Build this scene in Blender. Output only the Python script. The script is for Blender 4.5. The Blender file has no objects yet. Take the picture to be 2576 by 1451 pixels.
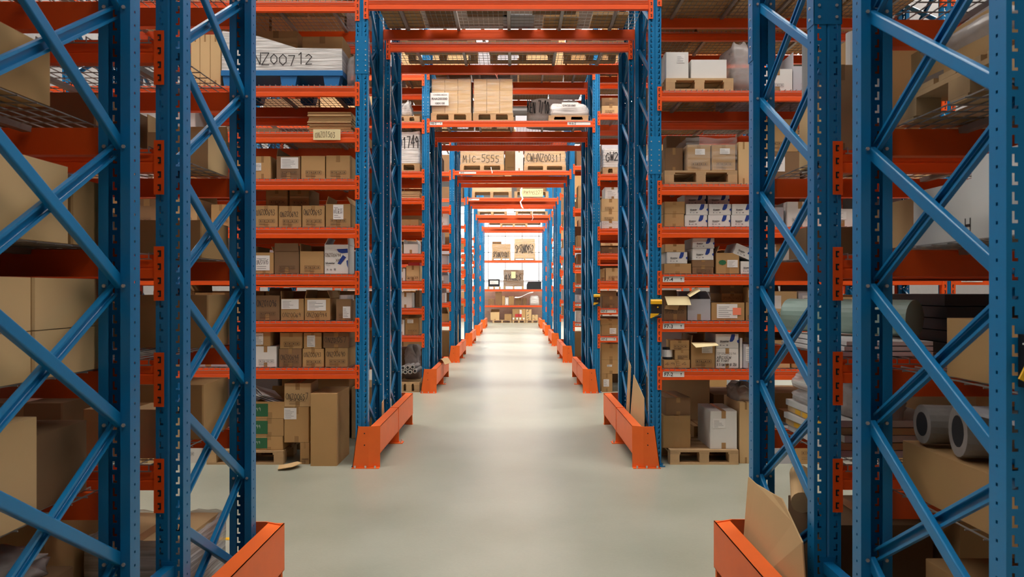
import bpy, math, random
from mathutils import Matrix, Vector
S = bpy.context.scene
C = S.collection
# ---------------------------------------------------------------- camera, world, exposure
F_PX, VX, VY, CAMZ = 1888.0, 1294.5, 730.0, 1.684
cd = bpy.data.cameras.new('camera'); cam = bpy.data.objects.new('camera', cd); C.objects.link(cam)
cam.location = (0, 0, CAMZ); cam.rotation_euler = (math.pi/2, 0, 0)
cd.sensor_width = 36; cd.lens = F_PX/2576*36
cd.shift_x = -(VX-1288)/2576; cd.shift_y = (VY-725.5)/2576
cd.clip_start = .05; cd.clip_end = 200
cd.dof.use_dof = True; cd.dof.focus_distance = 11.0; cd.dof.aperture_fstop = 7.0
S.camera = cam
W = bpy.data.worlds.new('world'); S.world = W; W.use_nodes = True
W.node_tree.nodes['Background'].inputs[0].default_value = (.8, .9, 1, 1)
W.node_tree.nodes['Background'].inputs[1].default_value = .6
S.view_settings.view_transform = 'Standard'; S.view_settings.look = 'None'
S.view_settings.gamma = 1; S.view_settings.exposure = 0.0
SKYLIGHT = 12.0      # daylight through the roof panels
ENDWALL = 3.5        # daylight through the translucent end wall
S.cycles.max_bounces = 6; S.cycles.diffuse_bounces = 3; S.cycles.glossy_bounces = 3
S.cycles.transparent_max_bounces = 12; S.cycles.sample_clamp_indirect = 4
S.cycles.caustics_reflective = False; S.cycles.caustics_refractive = False
S.cycles.use_denoising = True

def px(x, D): return (x-VX)*D/F_PX
def pz(y, D): return CAMZ-(y-VY)*D/F_PX

# ---------------------------------------------------------------- materials
def mat(name, col, rough=.5, metal=0, spec=.5, var=0, noise=0, nscale=8, bump=0, alpha=1, coat=0, emit=0):
    m = bpy.data.materials.new(name); m.use_nodes = True
    nt = m.node_tree; p = nt.nodes['Principled BSDF']; L = nt.links.new
    c4 = (*col, 1)
    p.inputs['Base Color'].default_value = c4
    p.inputs['Roughness'].default_value = rough; p.inputs['Metallic'].default_value = metal
    p.inputs['Specular IOR Level'].default_value = spec; p.inputs['Alpha'].default_value = alpha
    p.inputs['Coat Weight'].default_value = coat
    if emit:
        p.inputs['Emission Color'].default_value = c4; p.inputs['Emission Strength'].default_value = emit
    if var or noise:
        tc = nt.nodes.new('ShaderNodeTexCoord'); nz = nt.nodes.new('ShaderNodeTexNoise')
        nz.inputs['Scale'].default_value = nscale; nz.inputs['Detail'].default_value = 6
        L(tc.outputs['Object'], nz.inputs['Vector'])
        oi = nt.nodes.new('ShaderNodeObjectInfo')
        a = nt.nodes.new('ShaderNodeMath'); a.operation = 'MULTIPLY_ADD'
        a.inputs[1].default_value = var*2; a.inputs[2].default_value = 1-var
        L(oi.outputs['Random'], a.inputs[0])
        b = nt.nodes.new('ShaderNodeMath'); b.operation = 'MULTIPLY_ADD'
        b.inputs[1].default_value = noise*2; b.inputs[2].default_value = 1-noise
        L(nz.outputs['Fac'], b.inputs[0])
        c = nt.nodes.new('ShaderNodeMath'); c.operation = 'MULTIPLY'
        L(a.outputs[0], c.inputs[0]); L(b.outputs[0], c.inputs[1])
        hs = nt.nodes.new('ShaderNodeHueSaturation'); hs.inputs['Color'].default_value = c4
        L(c.outputs[0], hs.inputs['Value']); L(hs.outputs['Color'], p.inputs['Base Color'])
        if bump:
            bm = nt.nodes.new('ShaderNodeBump'); bm.inputs['Strength'].default_value = bump
            bm.inputs['Distance'].default_value = .02
            L(nz.outputs['Fac'], bm.inputs['Height']); L(bm.outputs[0], p.inputs['Normal'])
    return m
BLUE = mat('blue_steel', (.006, .185, .43), .30, var=.1, noise=.1, nscale=3, spec=.45)
ORANGE = mat('orange_steel', (.90, .100, .010), .36, var=.06, noise=.07, nscale=5)
ORANGE2 = mat('orange_guard', (.92, .15, .015), .45, var=.04, noise=.1, nscale=6)
DARK = mat('recess_shade', (.012, .012, .015), .8)  # near-black colour paints in the shade inside connector slots and tube ends
ZINC = mat('zinc_wire', (.34, .32, .30), .42, metal=.5)
BOLT = mat('zinc_bolt', (.7, .7, .7), .35, metal=.7)
CARD = mat('cardboard', (.43, .25, .10), .85, var=.16, noise=.08, nscale=5, bump=.05)
CARDD = mat('dark_cardboard', (.22, .12, .055), .85, var=.15, noise=.1, nscale=5, bump=.05)
CARDL = mat('pale_cardboard', (.62, .41, .20), .85, var=.06, noise=.06, nscale=4, bump=.03)
CARDI = mat('cardboard_inside', (.36, .23, .13), .9, var=.1, noise=.05)
WHITE = mat('white_carton', (.70, .67, .63), .7, var=.06, noise=.04, nscale=4)
GREYC = mat('grey_carton', (.46, .45, .48), .75, var=.05, noise=.05)
TAPE = mat('packing_tape', (.36, .205, .085), .25, var=.1)
PAPER = mat('paper_label', (.80, .77, .74), .7, var=.04)
CREAM = mat('cream_card', (.82, .68, .38), .8, var=.03)
INK = mat('marker_ink', (.03, .025, .025), .6)
PRINT = mat('brown_print', (.13, .075, .04), .8)
PRINTG = mat('grey_print', (.28, .27, .27), .8)
REDINK = mat('red_ink', (.45, .05, .03), .7)
LOGO = mat('blue_logo', (.012, .045, .25), .5)
GREEN = mat('green_print', (.02, .13, .05), .6)
REDP = mat('red_print', (.5, .03, .03), .6)
STICK = mat('coral_sticker', (.95, .25, .14), .6)
WOOD = mat('pallet_wood', (.50, .32, .16), .8, var=.15, noise=.25, nscale=9, bump=.1)
PLBLUE = mat('blue_plastic', (.015, .16, .42), .4, noise=.05)
BLACK = mat('black_plastic', (.014, .014, .016), .45, noise=.2)
YELLOW = mat('yellow_plastic', (.85, .46, .012), .45)
MINT = mat('mint_vinyl', (.40, .55, .47), .4, noise=.1, nscale=3)
PIPE = mat('grey_tube', (.42, .40, .38), .5, var=.1)
BAGG = mat('grey_sacking', (.33, .29, .27), .8, var=.1, noise=.2, nscale=20, bump=.2)

def film(name, col, base_a, streak=18, dens=.5):
    m = bpy.data.materials.new(name); m.use_nodes = True
    nt = m.node_tree; p = nt.nodes['Principled BSDF']; L = nt.links.new
    p.inputs['Base Color'].default_value = (*col, 1); p.inputs['Roughness'].default_value = .22
    tc = nt.nodes.new('ShaderNodeTexCoord'); mp = nt.nodes.new('ShaderNodeMapping')
    mp.inputs['Scale'].default_value = (1.2, 1.2, streak); mp.inputs['Rotation'].default_value = (0, .16, 0)
    nz = nt.nodes.new('ShaderNodeTexNoise'); nz.inputs['Scale'].default_value = 2.4; nz.inputs['Detail'].default_value = 7
    rp = nt.nodes.new('ShaderNodeMapRange')
    rp.inputs[1].default_value = .38; rp.inputs[2].default_value = .68
    rp.inputs[3].default_value = base_a; rp.inputs[4].default_value = min(1, base_a+dens)
    bm = nt.nodes.new('ShaderNodeBump'); bm.inputs['Strength'].default_value = .5; bm.inputs['Distance'].default_value = .02
    L(tc.outputs['Object'], mp.inputs[0]); L(mp.outputs[0], nz.inputs['Vector'])
    L(nz.outputs['Fac'], rp.inputs[0]); L(rp.outputs[0], p.inputs['Alpha'])
    L(nz.outputs['Fac'], bm.inputs['Height']); L(bm.outputs[0], p.inputs['Normal'])
    return m
WRAP = film('clear_stretch_film', (.84, .80, .76), .05, 10, .25)
WRAPW = film('white_stretch_film', (.86, .83, .80), .45, 22, .45)
WRAPS = film('silver_film', (.50, .44, .42), .5, 3, .45)

def floor_mat():
    m = bpy.data.materials.new('sealed_concrete'); m.use_nodes = True
    nt = m.node_tree; p = nt.nodes['Principled BSDF']; L = nt.links.new
    tc = nt.nodes.new('ShaderNodeTexCoord')
    n1 = nt.nodes.new('ShaderNodeTexNoise'); n1.inputs['Scale'].default_value = .8; n1.inputs['Detail'].default_value = 8
    n2 = nt.nodes.new('ShaderNodeTexNoise'); n2.inputs['Scale'].default_value = 60; n2.inputs['Detail'].default_value = 4
    r = nt.nodes.new('ShaderNodeValToRGB')
    r.color_ramp.elements[0].position = .3; r.color_ramp.elements[0].color = (.315, .33, .255, 1)
    r.color_ramp.elements[1].position = .7; r.color_ramp.elements[1].color = (.435, .445, .36, 1)
    mx = nt.nodes.new('ShaderNodeMix'); mx.data_type = 'RGBA'; mx.blend_type = 'MULTIPLY'; mx.inputs[0].default_value = .35
    L(tc.outputs['Object'], n1.inputs['Vector']); L(tc.outputs['Object'], n2.inputs['Vector'])
    L(n1.outputs['Fac'], r.inputs[0]); L(r.outputs[0], mx.inputs[6]); L(n2.outputs['Color'], mx.inputs[7])
    L(r.outputs[0], mx.inputs[6])
    g = nt.nodes.new('ShaderNodeRGBToBW'); L(n2.outputs['Color'], g.inputs[0])
    mr = nt.nodes.new('ShaderNodeMapRange'); mr.inputs[3].default_value = .8; mr.inputs[4].default_value = 1.25
    L(g.outputs[0], mr.inputs[0]); L(mr.outputs[0], mx.inputs[7])
    L(mx.outputs[2], p.inputs['Base Color'])
    rr = nt.nodes.new('ShaderNodeMapRange'); rr.inputs[3].default_value = .22; rr.inputs[4].default_value = .42
    L(n1.outputs['Fac'], rr.inputs[0]); L(rr.outputs[0], p.inputs['Roughness'])
    p.inputs['Specular IOR Level'].default_value = .45
    bm = nt.nodes.new('ShaderNodeBump'); bm.inputs['Strength'].default_value = .06; bm.inputs['Distance'].default_value = .01
    L(n2.outputs['Fac'], bm.inputs['Height']); L(bm.outputs[0], p.inputs['Normal'])
    return m
FLOOR = floor_mat()
def panel_mat(name, strength, col, sx, sz):
    m = bpy.data.materials.new(name); m.use_nodes = True
    nt = m.node_tree; p = nt.nodes['Principled BSDF']
    p.inputs['Base Color'].default_value = (.8, .8, .8, 1); p.inputs['Roughness'].default_value = .6
    p.inputs['Emission Color'].default_value = (*col, 1); p.inputs['Emission Strength'].default_value = strength
    return m
SKYP = panel_mat('daylit_roof_panel', SKYLIGHT, (1, .96, .90), 1, 1)
ENDP = panel_mat('daylit_wall_panel', ENDWALL, (1, .985, .96), 1, 1)
WALL = mat('grey_cladding', (.16, .15, .145), .7, noise=.1)
ROOF = mat('roof_sheet', (.12, .10, .09), .7, noise=.1)
FRAMEM = mat('panel_joint', (.30, .28, .28), .6)
BLOCK = mat('peach_blockwork', (.62, .40, .31), .8, noise=.1, nscale=10)

# ---------------------------------------------------------------- mesh helpers
class MB:
    def __init__(s): s.v = []; s.f = []; s.m = []; s.mats = []
    def mi(s, m):
        if m not in s.mats: s.mats.append(m)
        return s.mats.index(m)
    def poly(s, pts, m):
        i = len(s.v); s.v += [tuple(p) for p in pts]; s.f.append(tuple(range(i, i+len(pts)))); s.m.append(s.mi(m)); return s
    def box(s, x0, x1, y0, y1, z0, z1, m, M=None):
        v = [(x0,y0,z0),(x1,y0,z0),(x1,y1,z0),(x0,y1,z0),(x0,y0,z1),(x1,y0,z1),(x1,y1,z1),(x0,y1,z1)]
        if M is not None: v = [tuple(M @ Vector(p)) for p in v]
        i = len(s.v); s.v += v; k = s.mi(m)
        for f in ((0,3,2,1),(4,5,6,7),(0,1,5,4),(1,2,6,5),(2,3,7,6),(3,0,4,7)):
            s.f.append(tuple(i+j for j in f)); s.m.append(k)
        return s
    def prism(s, prof, a, b, m, axis='x'):      # profile polygon extruded along an axis
        n = len(prof); i = len(s.v); k = s.mi(m)
        def P(p, t): return (t, p[0], p[1]) if axis == 'x' else ((p[0], t, p[1]) if axis == 'y' else (p[0], p[1], t))
        s.v += [P(p, a) for p in prof]+[P(p, b) for p in prof]
        for j in range(n):
            s.f.append((i+j, i+(j+1) % n, i+n+(j+1) % n, i+n+j)); s.m.append(k)
        s.f.append(tuple(i+j for j in range(n))[::-1]); s.m.append(k)
        s.f.append(tuple(i+n+j for j in range(n))); s.m.append(k)
        return s
    def tube(s, pts, r, m, n=8, cap=True):
        pts = [Vector(p) for p in pts]; rings = []; k = s.mi(m)
        for j, p in enumerate(pts):
            d = (pts[min(j+1, len(pts)-1)]-pts[max(j-1, 0)]).normalized()
            u = d.cross(Vector((0, 0, 1)) if abs(d.z) < .9 else Vector((1, 0, 0))).normalized(); w = d.cross(u)
            rr = r[j] if isinstance(r, (list, tuple)) else r
            rings.append(len(s.v))
            s.v += [tuple(p+(u*math.cos(2*math.pi*q/n)+w*math.sin(2*math.pi*q/n))*rr) for q in range(n)]
        for a, b in zip(rings, rings[1:]):
            for q in range(n):
                s.f.append((a+q, a+(q+1) % n, b+(q+1) % n, b+q)); s.m.append(k)
        if cap:
            s.f.append(tuple(rings[0]+q for q in range(n))[::-1]); s.m.append(k)
            s.f.append(tuple(rings[-1]+q for q in range(n))); s.m.append(k)
        return s
    def mesh(s, name, smooth=False):
        me = bpy.data.meshes.new(name); me.from_pydata(s.v, [], s.f)
        for m in s.mats: me.materials.append(m)
        me.polygons.foreach_set('material_index', s.m)
        if smooth: me.polygons.foreach_set('use_smooth', [True]*len(s.f))
        me.update(); return me
def link(name, data, parent=None, loc=(0,0,0), rz=0):
    o = bpy.data.objects.new(name, data); C.objects.link(o)
    o.location = loc; o.rotation_euler = (0, 0, rz)
    if parent: o.parent = parent
    return o
def build(mb, name, parent=None, loc=(0,0,0), rz=0, smooth=False): return link(name, mb.mesh(name, smooth), parent, loc, rz)
used = {}
def tag(o, label, cat, group=None, kind=None):
    n = len(label.split()); assert 4 <= n <= 16, (n, label)
    used.setdefault(label, []).append(o.name)
    o['label'] = label; o['category'] = cat
    if group: o['group'] = group
    o['kind'] = kind or 'thing'
    return o
def struct(mb, name, parent=None):
    o = build(mb, name, parent)
    if parent is None: o['kind'] = 'structure'
    return o
ORD = ['lowest', 'second', 'third', 'fourth', 'fifth', 'sixth', 'seventh', 'eighth', 'ninth', 'tenth', 'eleventh', 'twelfth']
ORL = ['first', 'second', 'third', 'fourth', 'fifth', 'sixth', 'seventh', 'eighth', 'ninth', 'tenth', 'eleventh', 'twelfth', 'thirteenth', 'fourteenth']

# ---------------------------------------------------------------- the hall
X0, X1, Y0, Y1, H = -9.0, 9.0, -5.0, 40.4, 8.6
struct(MB().box(X0, X1, Y0, Y1, -.1, 0, FLOOR), 'floor')
struct(MB().box(X0-.1, X0, Y0, Y1, 0, H, WALL), 'wall_left')
struct(MB().box(X1, X1+.1, Y0, Y1, 0, H, WALL), 'wall_right')
struct(MB().box(X0, X1, Y0-.1, Y0, 0, H, WALL), 'wall_behind')
ew = MB().box(X0, X1, Y1, Y1+.15, 0, 1.72, BLOCK)
for i in range(9):
    ew.box(X0, X1, Y1-.004, Y1, .19*i+.185, .19*i+.192, FRAMEM)
for r in range(9):
    for i in range(46):
        x = X0+.4*i+(.2 if r % 2 else 0); ew.box(x, x+.006, Y1-.004, Y1, .19*r, .19*r+.185, FRAMEM)
struct(ew, 'wall_end')
struct(MB().box(X0, -3.215, Y1, Y1+.15, 1.72, H, WALL).box(3.12, X1, Y1, Y1+.15, 1.72, H, WALL).box(-3.215, 3.12, Y1, Y1+.15, 6.2, H, WALL), 'wall_upper')
w = struct(MB().box(-3.215, 3.12, Y1+.03, Y1+.1, 1.72, 6.2, ENDP), 'window_1')
fr = MB()
for i in range(-3, 5):
    fr.box(-.5+.905*i-.02, -.5+.905*i+.02, Y1-.02, Y1+.03, 1.72, 6.2, FRAMEM)
for z in (2.15, 2.2, 3.25, 3.72, 4.6, 5.8): fr.box(-3.215, 3.12, Y1-.02, Y1+.03, z-.02, z+.02, FRAMEM)
fr.box(-3.215, 3.12, Y1-.03, Y1+.03, 1.70, 1.76, FRAMEM)
build(fr, 'window_frame', w)
# roof: dark sheet with daylight strips over each cross aisle and narrower ones between
strips = []
for k in range(-1, 7):
    c = 5.55+5.18*k; hw = {-1: .65, 0: .95, 1: 1.4}.get(k, 1.5)
    strips += [(c-hw, c+hw, 0)]
rf = MB(); last = Y0
ss = sorted(s for s in strips if s[0] > Y0 and s[1] < Y1)
for a, b, t in ss:
    rf.box(X0, X1, last, a, H, H+.12, ROOF); last = b
rf.box(X0, X1, last, Y1+.2, H, H+.12, ROOF)
for i in range(36): rf.box(X0+.5*i+.1, X0+.5*i+.2, Y0, Y1, H+.005, H+.05, ROOF)
struct(rf, 'ceiling')
for n, (a, b, t) in enumerate(ss):
    o = MB(); f = MB(); x = X0+.2; i = 0
    while x < X1-.3:
        wd = 2.0 if t == 0 else 1.0
        o.box(x, min(x+wd, X1), a, b, H+.02, H+.06, SKYP)
        x += wd+(.12 if t == 0 else 1.6); i += 1
    f.box(X0, X1, a, a+.05, H-.08, H+.12, FRAMEM); f.box(X0, X1, b-.05, b, H-.08, H+.12, FRAMEM)
    f.box(X0, X1, a, b, H+.08, H+.12, ROOF)
    wo = struct(o, 'window_%d' % (n+2)); build(f, 'window_frame', wo)
pur = MB()
for y in range(-4, 40, 2): pur.box(X0, X1, y, y+.07, H-.2, H, FRAMEM)
struct(pur, 'trim_1')
yl = MB().box(-2.32, -1.9, 5.06, 5.11, 0, .002, YELLOW).box(-2.25, -2.02, 4.86, 4.9, 0, .002, YELLOW).box(-2.1, -1.93, 4.55, 4.58, 0, .002, YELLOW)
struct(yl, 'trim_2')

# ---------------------------------------------------------------- rack steelwork
UW, UD, LIP, FD = .115, .070, .035, .895
def upright_mesh(height=6.0):
    # unrolled profile: lip | side | front | side | lip, with slots and round holes left open in the grid
    us = [0, LIP, LIP+.028, LIP+.037, LIP+UD,
          LIP+UD+.014, LIP+UD+.022, LIP+UD+.031, LIP+UD+.05, LIP+UD+.0575, LIP+UD+.065, LIP+UD+UW-.031, LIP+UD+UW-.022, LIP+UD+UW-.014, LIP+UD+UW,
          LIP+UD+UW+.033, LIP+UD+UW+.042, LIP+2*UD+UW, 2*LIP+2*UD+UW]
    def pos(u):
        if u <= LIP+1e-9: return (LIP-u, UD)
        if u <= LIP+UD+1e-9: return (0, UD-(u-LIP))
        if u <= LIP+UD+UW+1e-9:
            t = u-LIP-UD; return (t, .006 if abs(t-.0575) < 1e-4 else 0)
        if u <= LIP+2*UD+UW+1e-9: return (UW, u-LIP-UD-UW)
        return (UW-(u-LIP-2*UD-UW), UD)
    n = int(height/.05); vs = []
    for j in range(n):
        z = j*.05; vs += [z, z+.010, z+.019, z+.042]
    vs.append(n*.05)
    nu = len(us); me_v = []; f = []
    for z in vs:
        for u in us: p = pos(u); me_v.append((p[0], p[1], z))
    for r in range(len(vs)-1):
        q = r % 4
        for c in range(nu-1):
            hole = (c in (2, 15) and q == 1) or (c in (5,) and q in (1, 2)) or (c == 6 and q == 1) or (c == 12 and q in (1, 2)) or (c == 11 and q == 1)
            if not hole: f.append((r*nu+c, r*nu+c+1, (r+1)*nu+c+1, (r+1)*nu+c))
    me = bpy.data.meshes.new('upright'); me.from_pydata(me_v, [], f); me.materials.append(BLUE)
    o = bpy.data.objects.new('tmp', me); C.objects.link(o)
    m = o.modifiers.new('s', 'SOLIDIFY'); m.thickness = .0025; m.offset = 0
    dg = bpy.context.evaluated_depsgraph_get(); out = bpy.data.meshes.new_from_object(o.evaluated_get(dg))
    bpy.data.objects.remove(o); out.name = 'upright'; return out
UPR = upright_mesh()
def disc(mb, x, y, z, r, d, m, ax='y', n=8):
    a = [(r*math.cos(2*math.pi*i/n), r*math.sin(2*math.pi*i/n)) for i in range(n)]
    if ax == 'y': mb.prism([(x+p, z+q) for p, q in a], y, y+d, m, 'y')
    else: mb.prism([(y+p, z+q) for p, q in a], x, x+d, m, 'x')
def brace_mesh(up, web_side):
    # channel between the two posts of a frame; web on the -x (web_side -1) or +x side
    y0, y1, dz = .050, FD-.050, .49
    z0, z1 = (0, dz) if up else (dz, 0)
    L = math.hypot(y1-y0, dz); a = math.atan2(z1-z0, y1-y0); w2, t, dp = .0225, .0025, .021
    M = Matrix.Translation((0, y0, z0)) @ Matrix.Rotation(a, 4, 'X')
    mb = MB(); s = web_side; r = .006
    def arc(cx, cz, a0, a1, rad, n=3): return [(cx+rad*math.cos(a0+(a1-a0)*q/n), cz+rad*math.sin(a0+(a1-a0)*q/n)) for q in range(n+1)]
    W0 = dp/2; P2 = math.pi/2      # section drawn with its web at +x, then turned to the web side
    out = [(-W0, w2-.010), (-W0, w2)]+arc(W0-r, w2-r, P2, 0, r)+arc(W0-r, -w2+r, 0, -P2, r)+[(-W0, -w2), (-W0, -w2+.010)]
    inn = [(-W0+t, -w2+.010), (-W0+t, -w2+t)]+arc(W0-r, -w2+r, -P2, 0, r-t)+arc(W0-r, w2-r, 0, P2, r-t)+[(-W0+t, w2-t), (-W0+t, w2-.010)]
    sec = [(s*x, z) for x, z in out+inn]
    if s < 0: sec = sec[::-1]
    n = len(sec); k = mb.mi(BLUE); mb.v = [tuple(M @ Vector((x, 0, z))) for x, z in sec]+[tuple(M @ Vector((x, L, z))) for x, z in sec]
    for q in range(n): mb.f.append((q, (q+1) % n, n+(q+1) % n, n+q)); mb.m.append(k)
    return mb.mesh('brace')
BR = {(u, s): brace_mesh(u, s) for u in (True, False) for s in (-1, 1)}
def bolt_strip():
    mb = MB()
    for j in range(12):
        z = .17+.51*j
        for y in (UD+.0015, FD-UD-.0075):
            for x in (.022, UW-.022): disc(mb, x, y, z, .007, .006, BOLT, 'y', 6)
    return mb.mesh('brace_bolts')
BOLTS = bolt_strip()
fp = MB().box(-.03, UW+.03, -.045, UD+.03, 0, .008, BLUE)
for x in (-.018, UW+.018):
    for y in (-.03,): disc(fp, x, y, .008, .01, .0, BOLT); fp.box(x-.008, x+.008, y-.008, y+.008, .008, .022, BOLT)
FOOT = fp.mesh('foot_plate')
sp = MB().box(-.004, UW+.004, -.0045, -.0015, 0, .36, BLUE).box(-.0045, -.0015, -.0045, UD, 0, .36, BLUE).box(UW+.0015, UW+.0045, -.0045, UD, 0, .36, BLUE)
for z in (.03, .08, .13, .18, .23, .31):
    for x in (.02, UW-.02): disc(sp, x, -.009, z, .0065, .005, BOLT, 'y', 8)
    disc(sp, -.009, .035, z, .0065, .005, BOLT, 'x', 8); disc(sp, UW+.004, .035, z, .0065, .005, BOLT, 'x', 8)
SPL = sp.mesh('splice_plate')
ROWS = ['nearest', 'second', 'third', 'fourth', 'fifth', 'sixth', 'seventh']
def rack_frame(xl, D, side, label, splice=None):
    # xl = world x of the left edge of the posts; D = front face; side -1 left of tunnel, +1 right
    r = link('rack_frame', None, None, (xl, D, 0)); tag(r, label, 'rack frame', 'blue braced rack frames')
    a = link('upright', UPR, r); b = link('upright', UPR, r, (UW, FD, 0), math.pi)
    link('foot_plate', FOOT, r); link('foot_plate', FOOT, r, (UW, FD, 0), math.pi)
    link('brace_bolts', BOLTS, r)
    inn = .0455 if side > 0 else UW-.0455; out = UW-inn
    for j in range(11):
        z = .18+.51*j
        link('brace', BR[(side > 0, -side)], r, (inn, 0, z))
        link('brace', BR[(side < 0, side)], r, (out, 0, z))
    if splice is not None:
        link('splice_plate', SPL, r, (0, 0, splice)); link('splice_plate', SPL, r, (UW, FD, splice+.1), math.pi)
    return r
# beams
BEAM_PROF = [(0, -.05), (.0, -.012), (.004, -.006), (.0, 0), (.0, .028), (.014, .032), (.014, .05), (.05, .05), (.05, -.05)]
_bm = {}
def beam_mesh(L):
    k = round(L, 3)
    if k not in _bm:
        mb = MB().prism(BEAM_PROF, .0, L, ORANGE); _bm[k] = mb.mesh('shelf_beam')
    return _bm[k]
cn = MB()          # end connector; local x 0 = outer edge over the post, beam starts at x=.042
cn.box(0, .040, -.006, -.003, -.115, .115, ORANGE).box(.040, .043, -.006, .05, -.115, .115, ORANGE)
for z in (-.085, -.03, .03, .085):
    cn.box(.012, .018, -.008, -.0055, z-.014, z+.012, DARK); cn.box(.012, .026, -.008, -.0055, z+.006, z+.013, DARK)
    cn.box(.012, .024, -.008, -.0055, z-.014, z-.008, DARK)
CONN = cn.mesh('end_connector')
cm = MB()
for v in cn.v: cm.v.append((-v[0], v[1], v[2]))
cm.f = [tuple(reversed(f)) for f in cn.f]; cm.m = list(cn.m); cm.mats = list(cn.mats)
CONNR = cm.mesh('end_connector')
def beam(x0, x1, D, z, face, label, group):
    # x0/x1 inner faces of posts; face -1: beam front faces the camera (front edge), +1 faces away (rear edge)
    L = x1-x0-.012
    if face < 0:
        o = link('shelf_beam', beam_mesh(L), None, (x0+.006, D-.004, z))
        link('end_connector', CONN, o, (-.044, 0, -.03)); link('end_connector', CONNR, o, (L+.044, 0, -.03))
    else:
        o = link('shelf_beam', beam_mesh(L), None, (x1-.006, D+.004, z), math.pi)
        link('end_connector', CONN, o, (-.044, 0, -.03)); link('end_connector', CONNR, o, (L+.044, 0, -.03))
    return tag(o, label, 'shelf beam', group)
_dk = {}
def deck_mesh(L):
    k = round(L, 3)
    if k in _dk: return _dk[k]
    w = MB(); r = .002
    n = int((L-.04)/.052); st = (L-.04)/n
    for i in range(n+1):
        x = .02+i*st; w.box(x-r, x+r, -.012, FD+.012, .003-r, .003+r, ZINC)
        w.box(x-r, x+r, -.014, -.010, -.022, .005, ZINC); w.box(x-r, x+r, FD+.010, FD+.014, -.022, .005, ZINC)
    for y in [-.014, FD+.010]: w.box(.01, L-.01, y, y+.005, -.024, -.019, ZINC)
    for i in range(10):
        y = .02+i*(FD-.04)/9; w.box(.01, L-.01, y-r, y+r, .003-3*r, .003-r, ZINC)
    s = []
    for i in range(5):
        x = L*(i+.5)/5; s.append(MB().prism([(x-.02, .0), (x-.016, -.022), (x+.016, -.022), (x+.02, .0), (x+.014, -.002), (x-.014, -.002)], .055, FD-.055, ZINC, 'y').mesh('support_channel'))
    _dk[k] = (w.mesh('wire_mesh'), s); return _dk[k]
def deck(x0, x1, D, z, label):
    L = x1-x0-.01; a, b = deck_mesh(L)
    o = link('wire_shelf', a, None, (x0+.005, D, z+.0535))
    if D < 13.5:
        for q in b: link('support_channel', q, o)
    return tag(o, label, 'wire shelf', 'wire mesh shelves')
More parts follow.
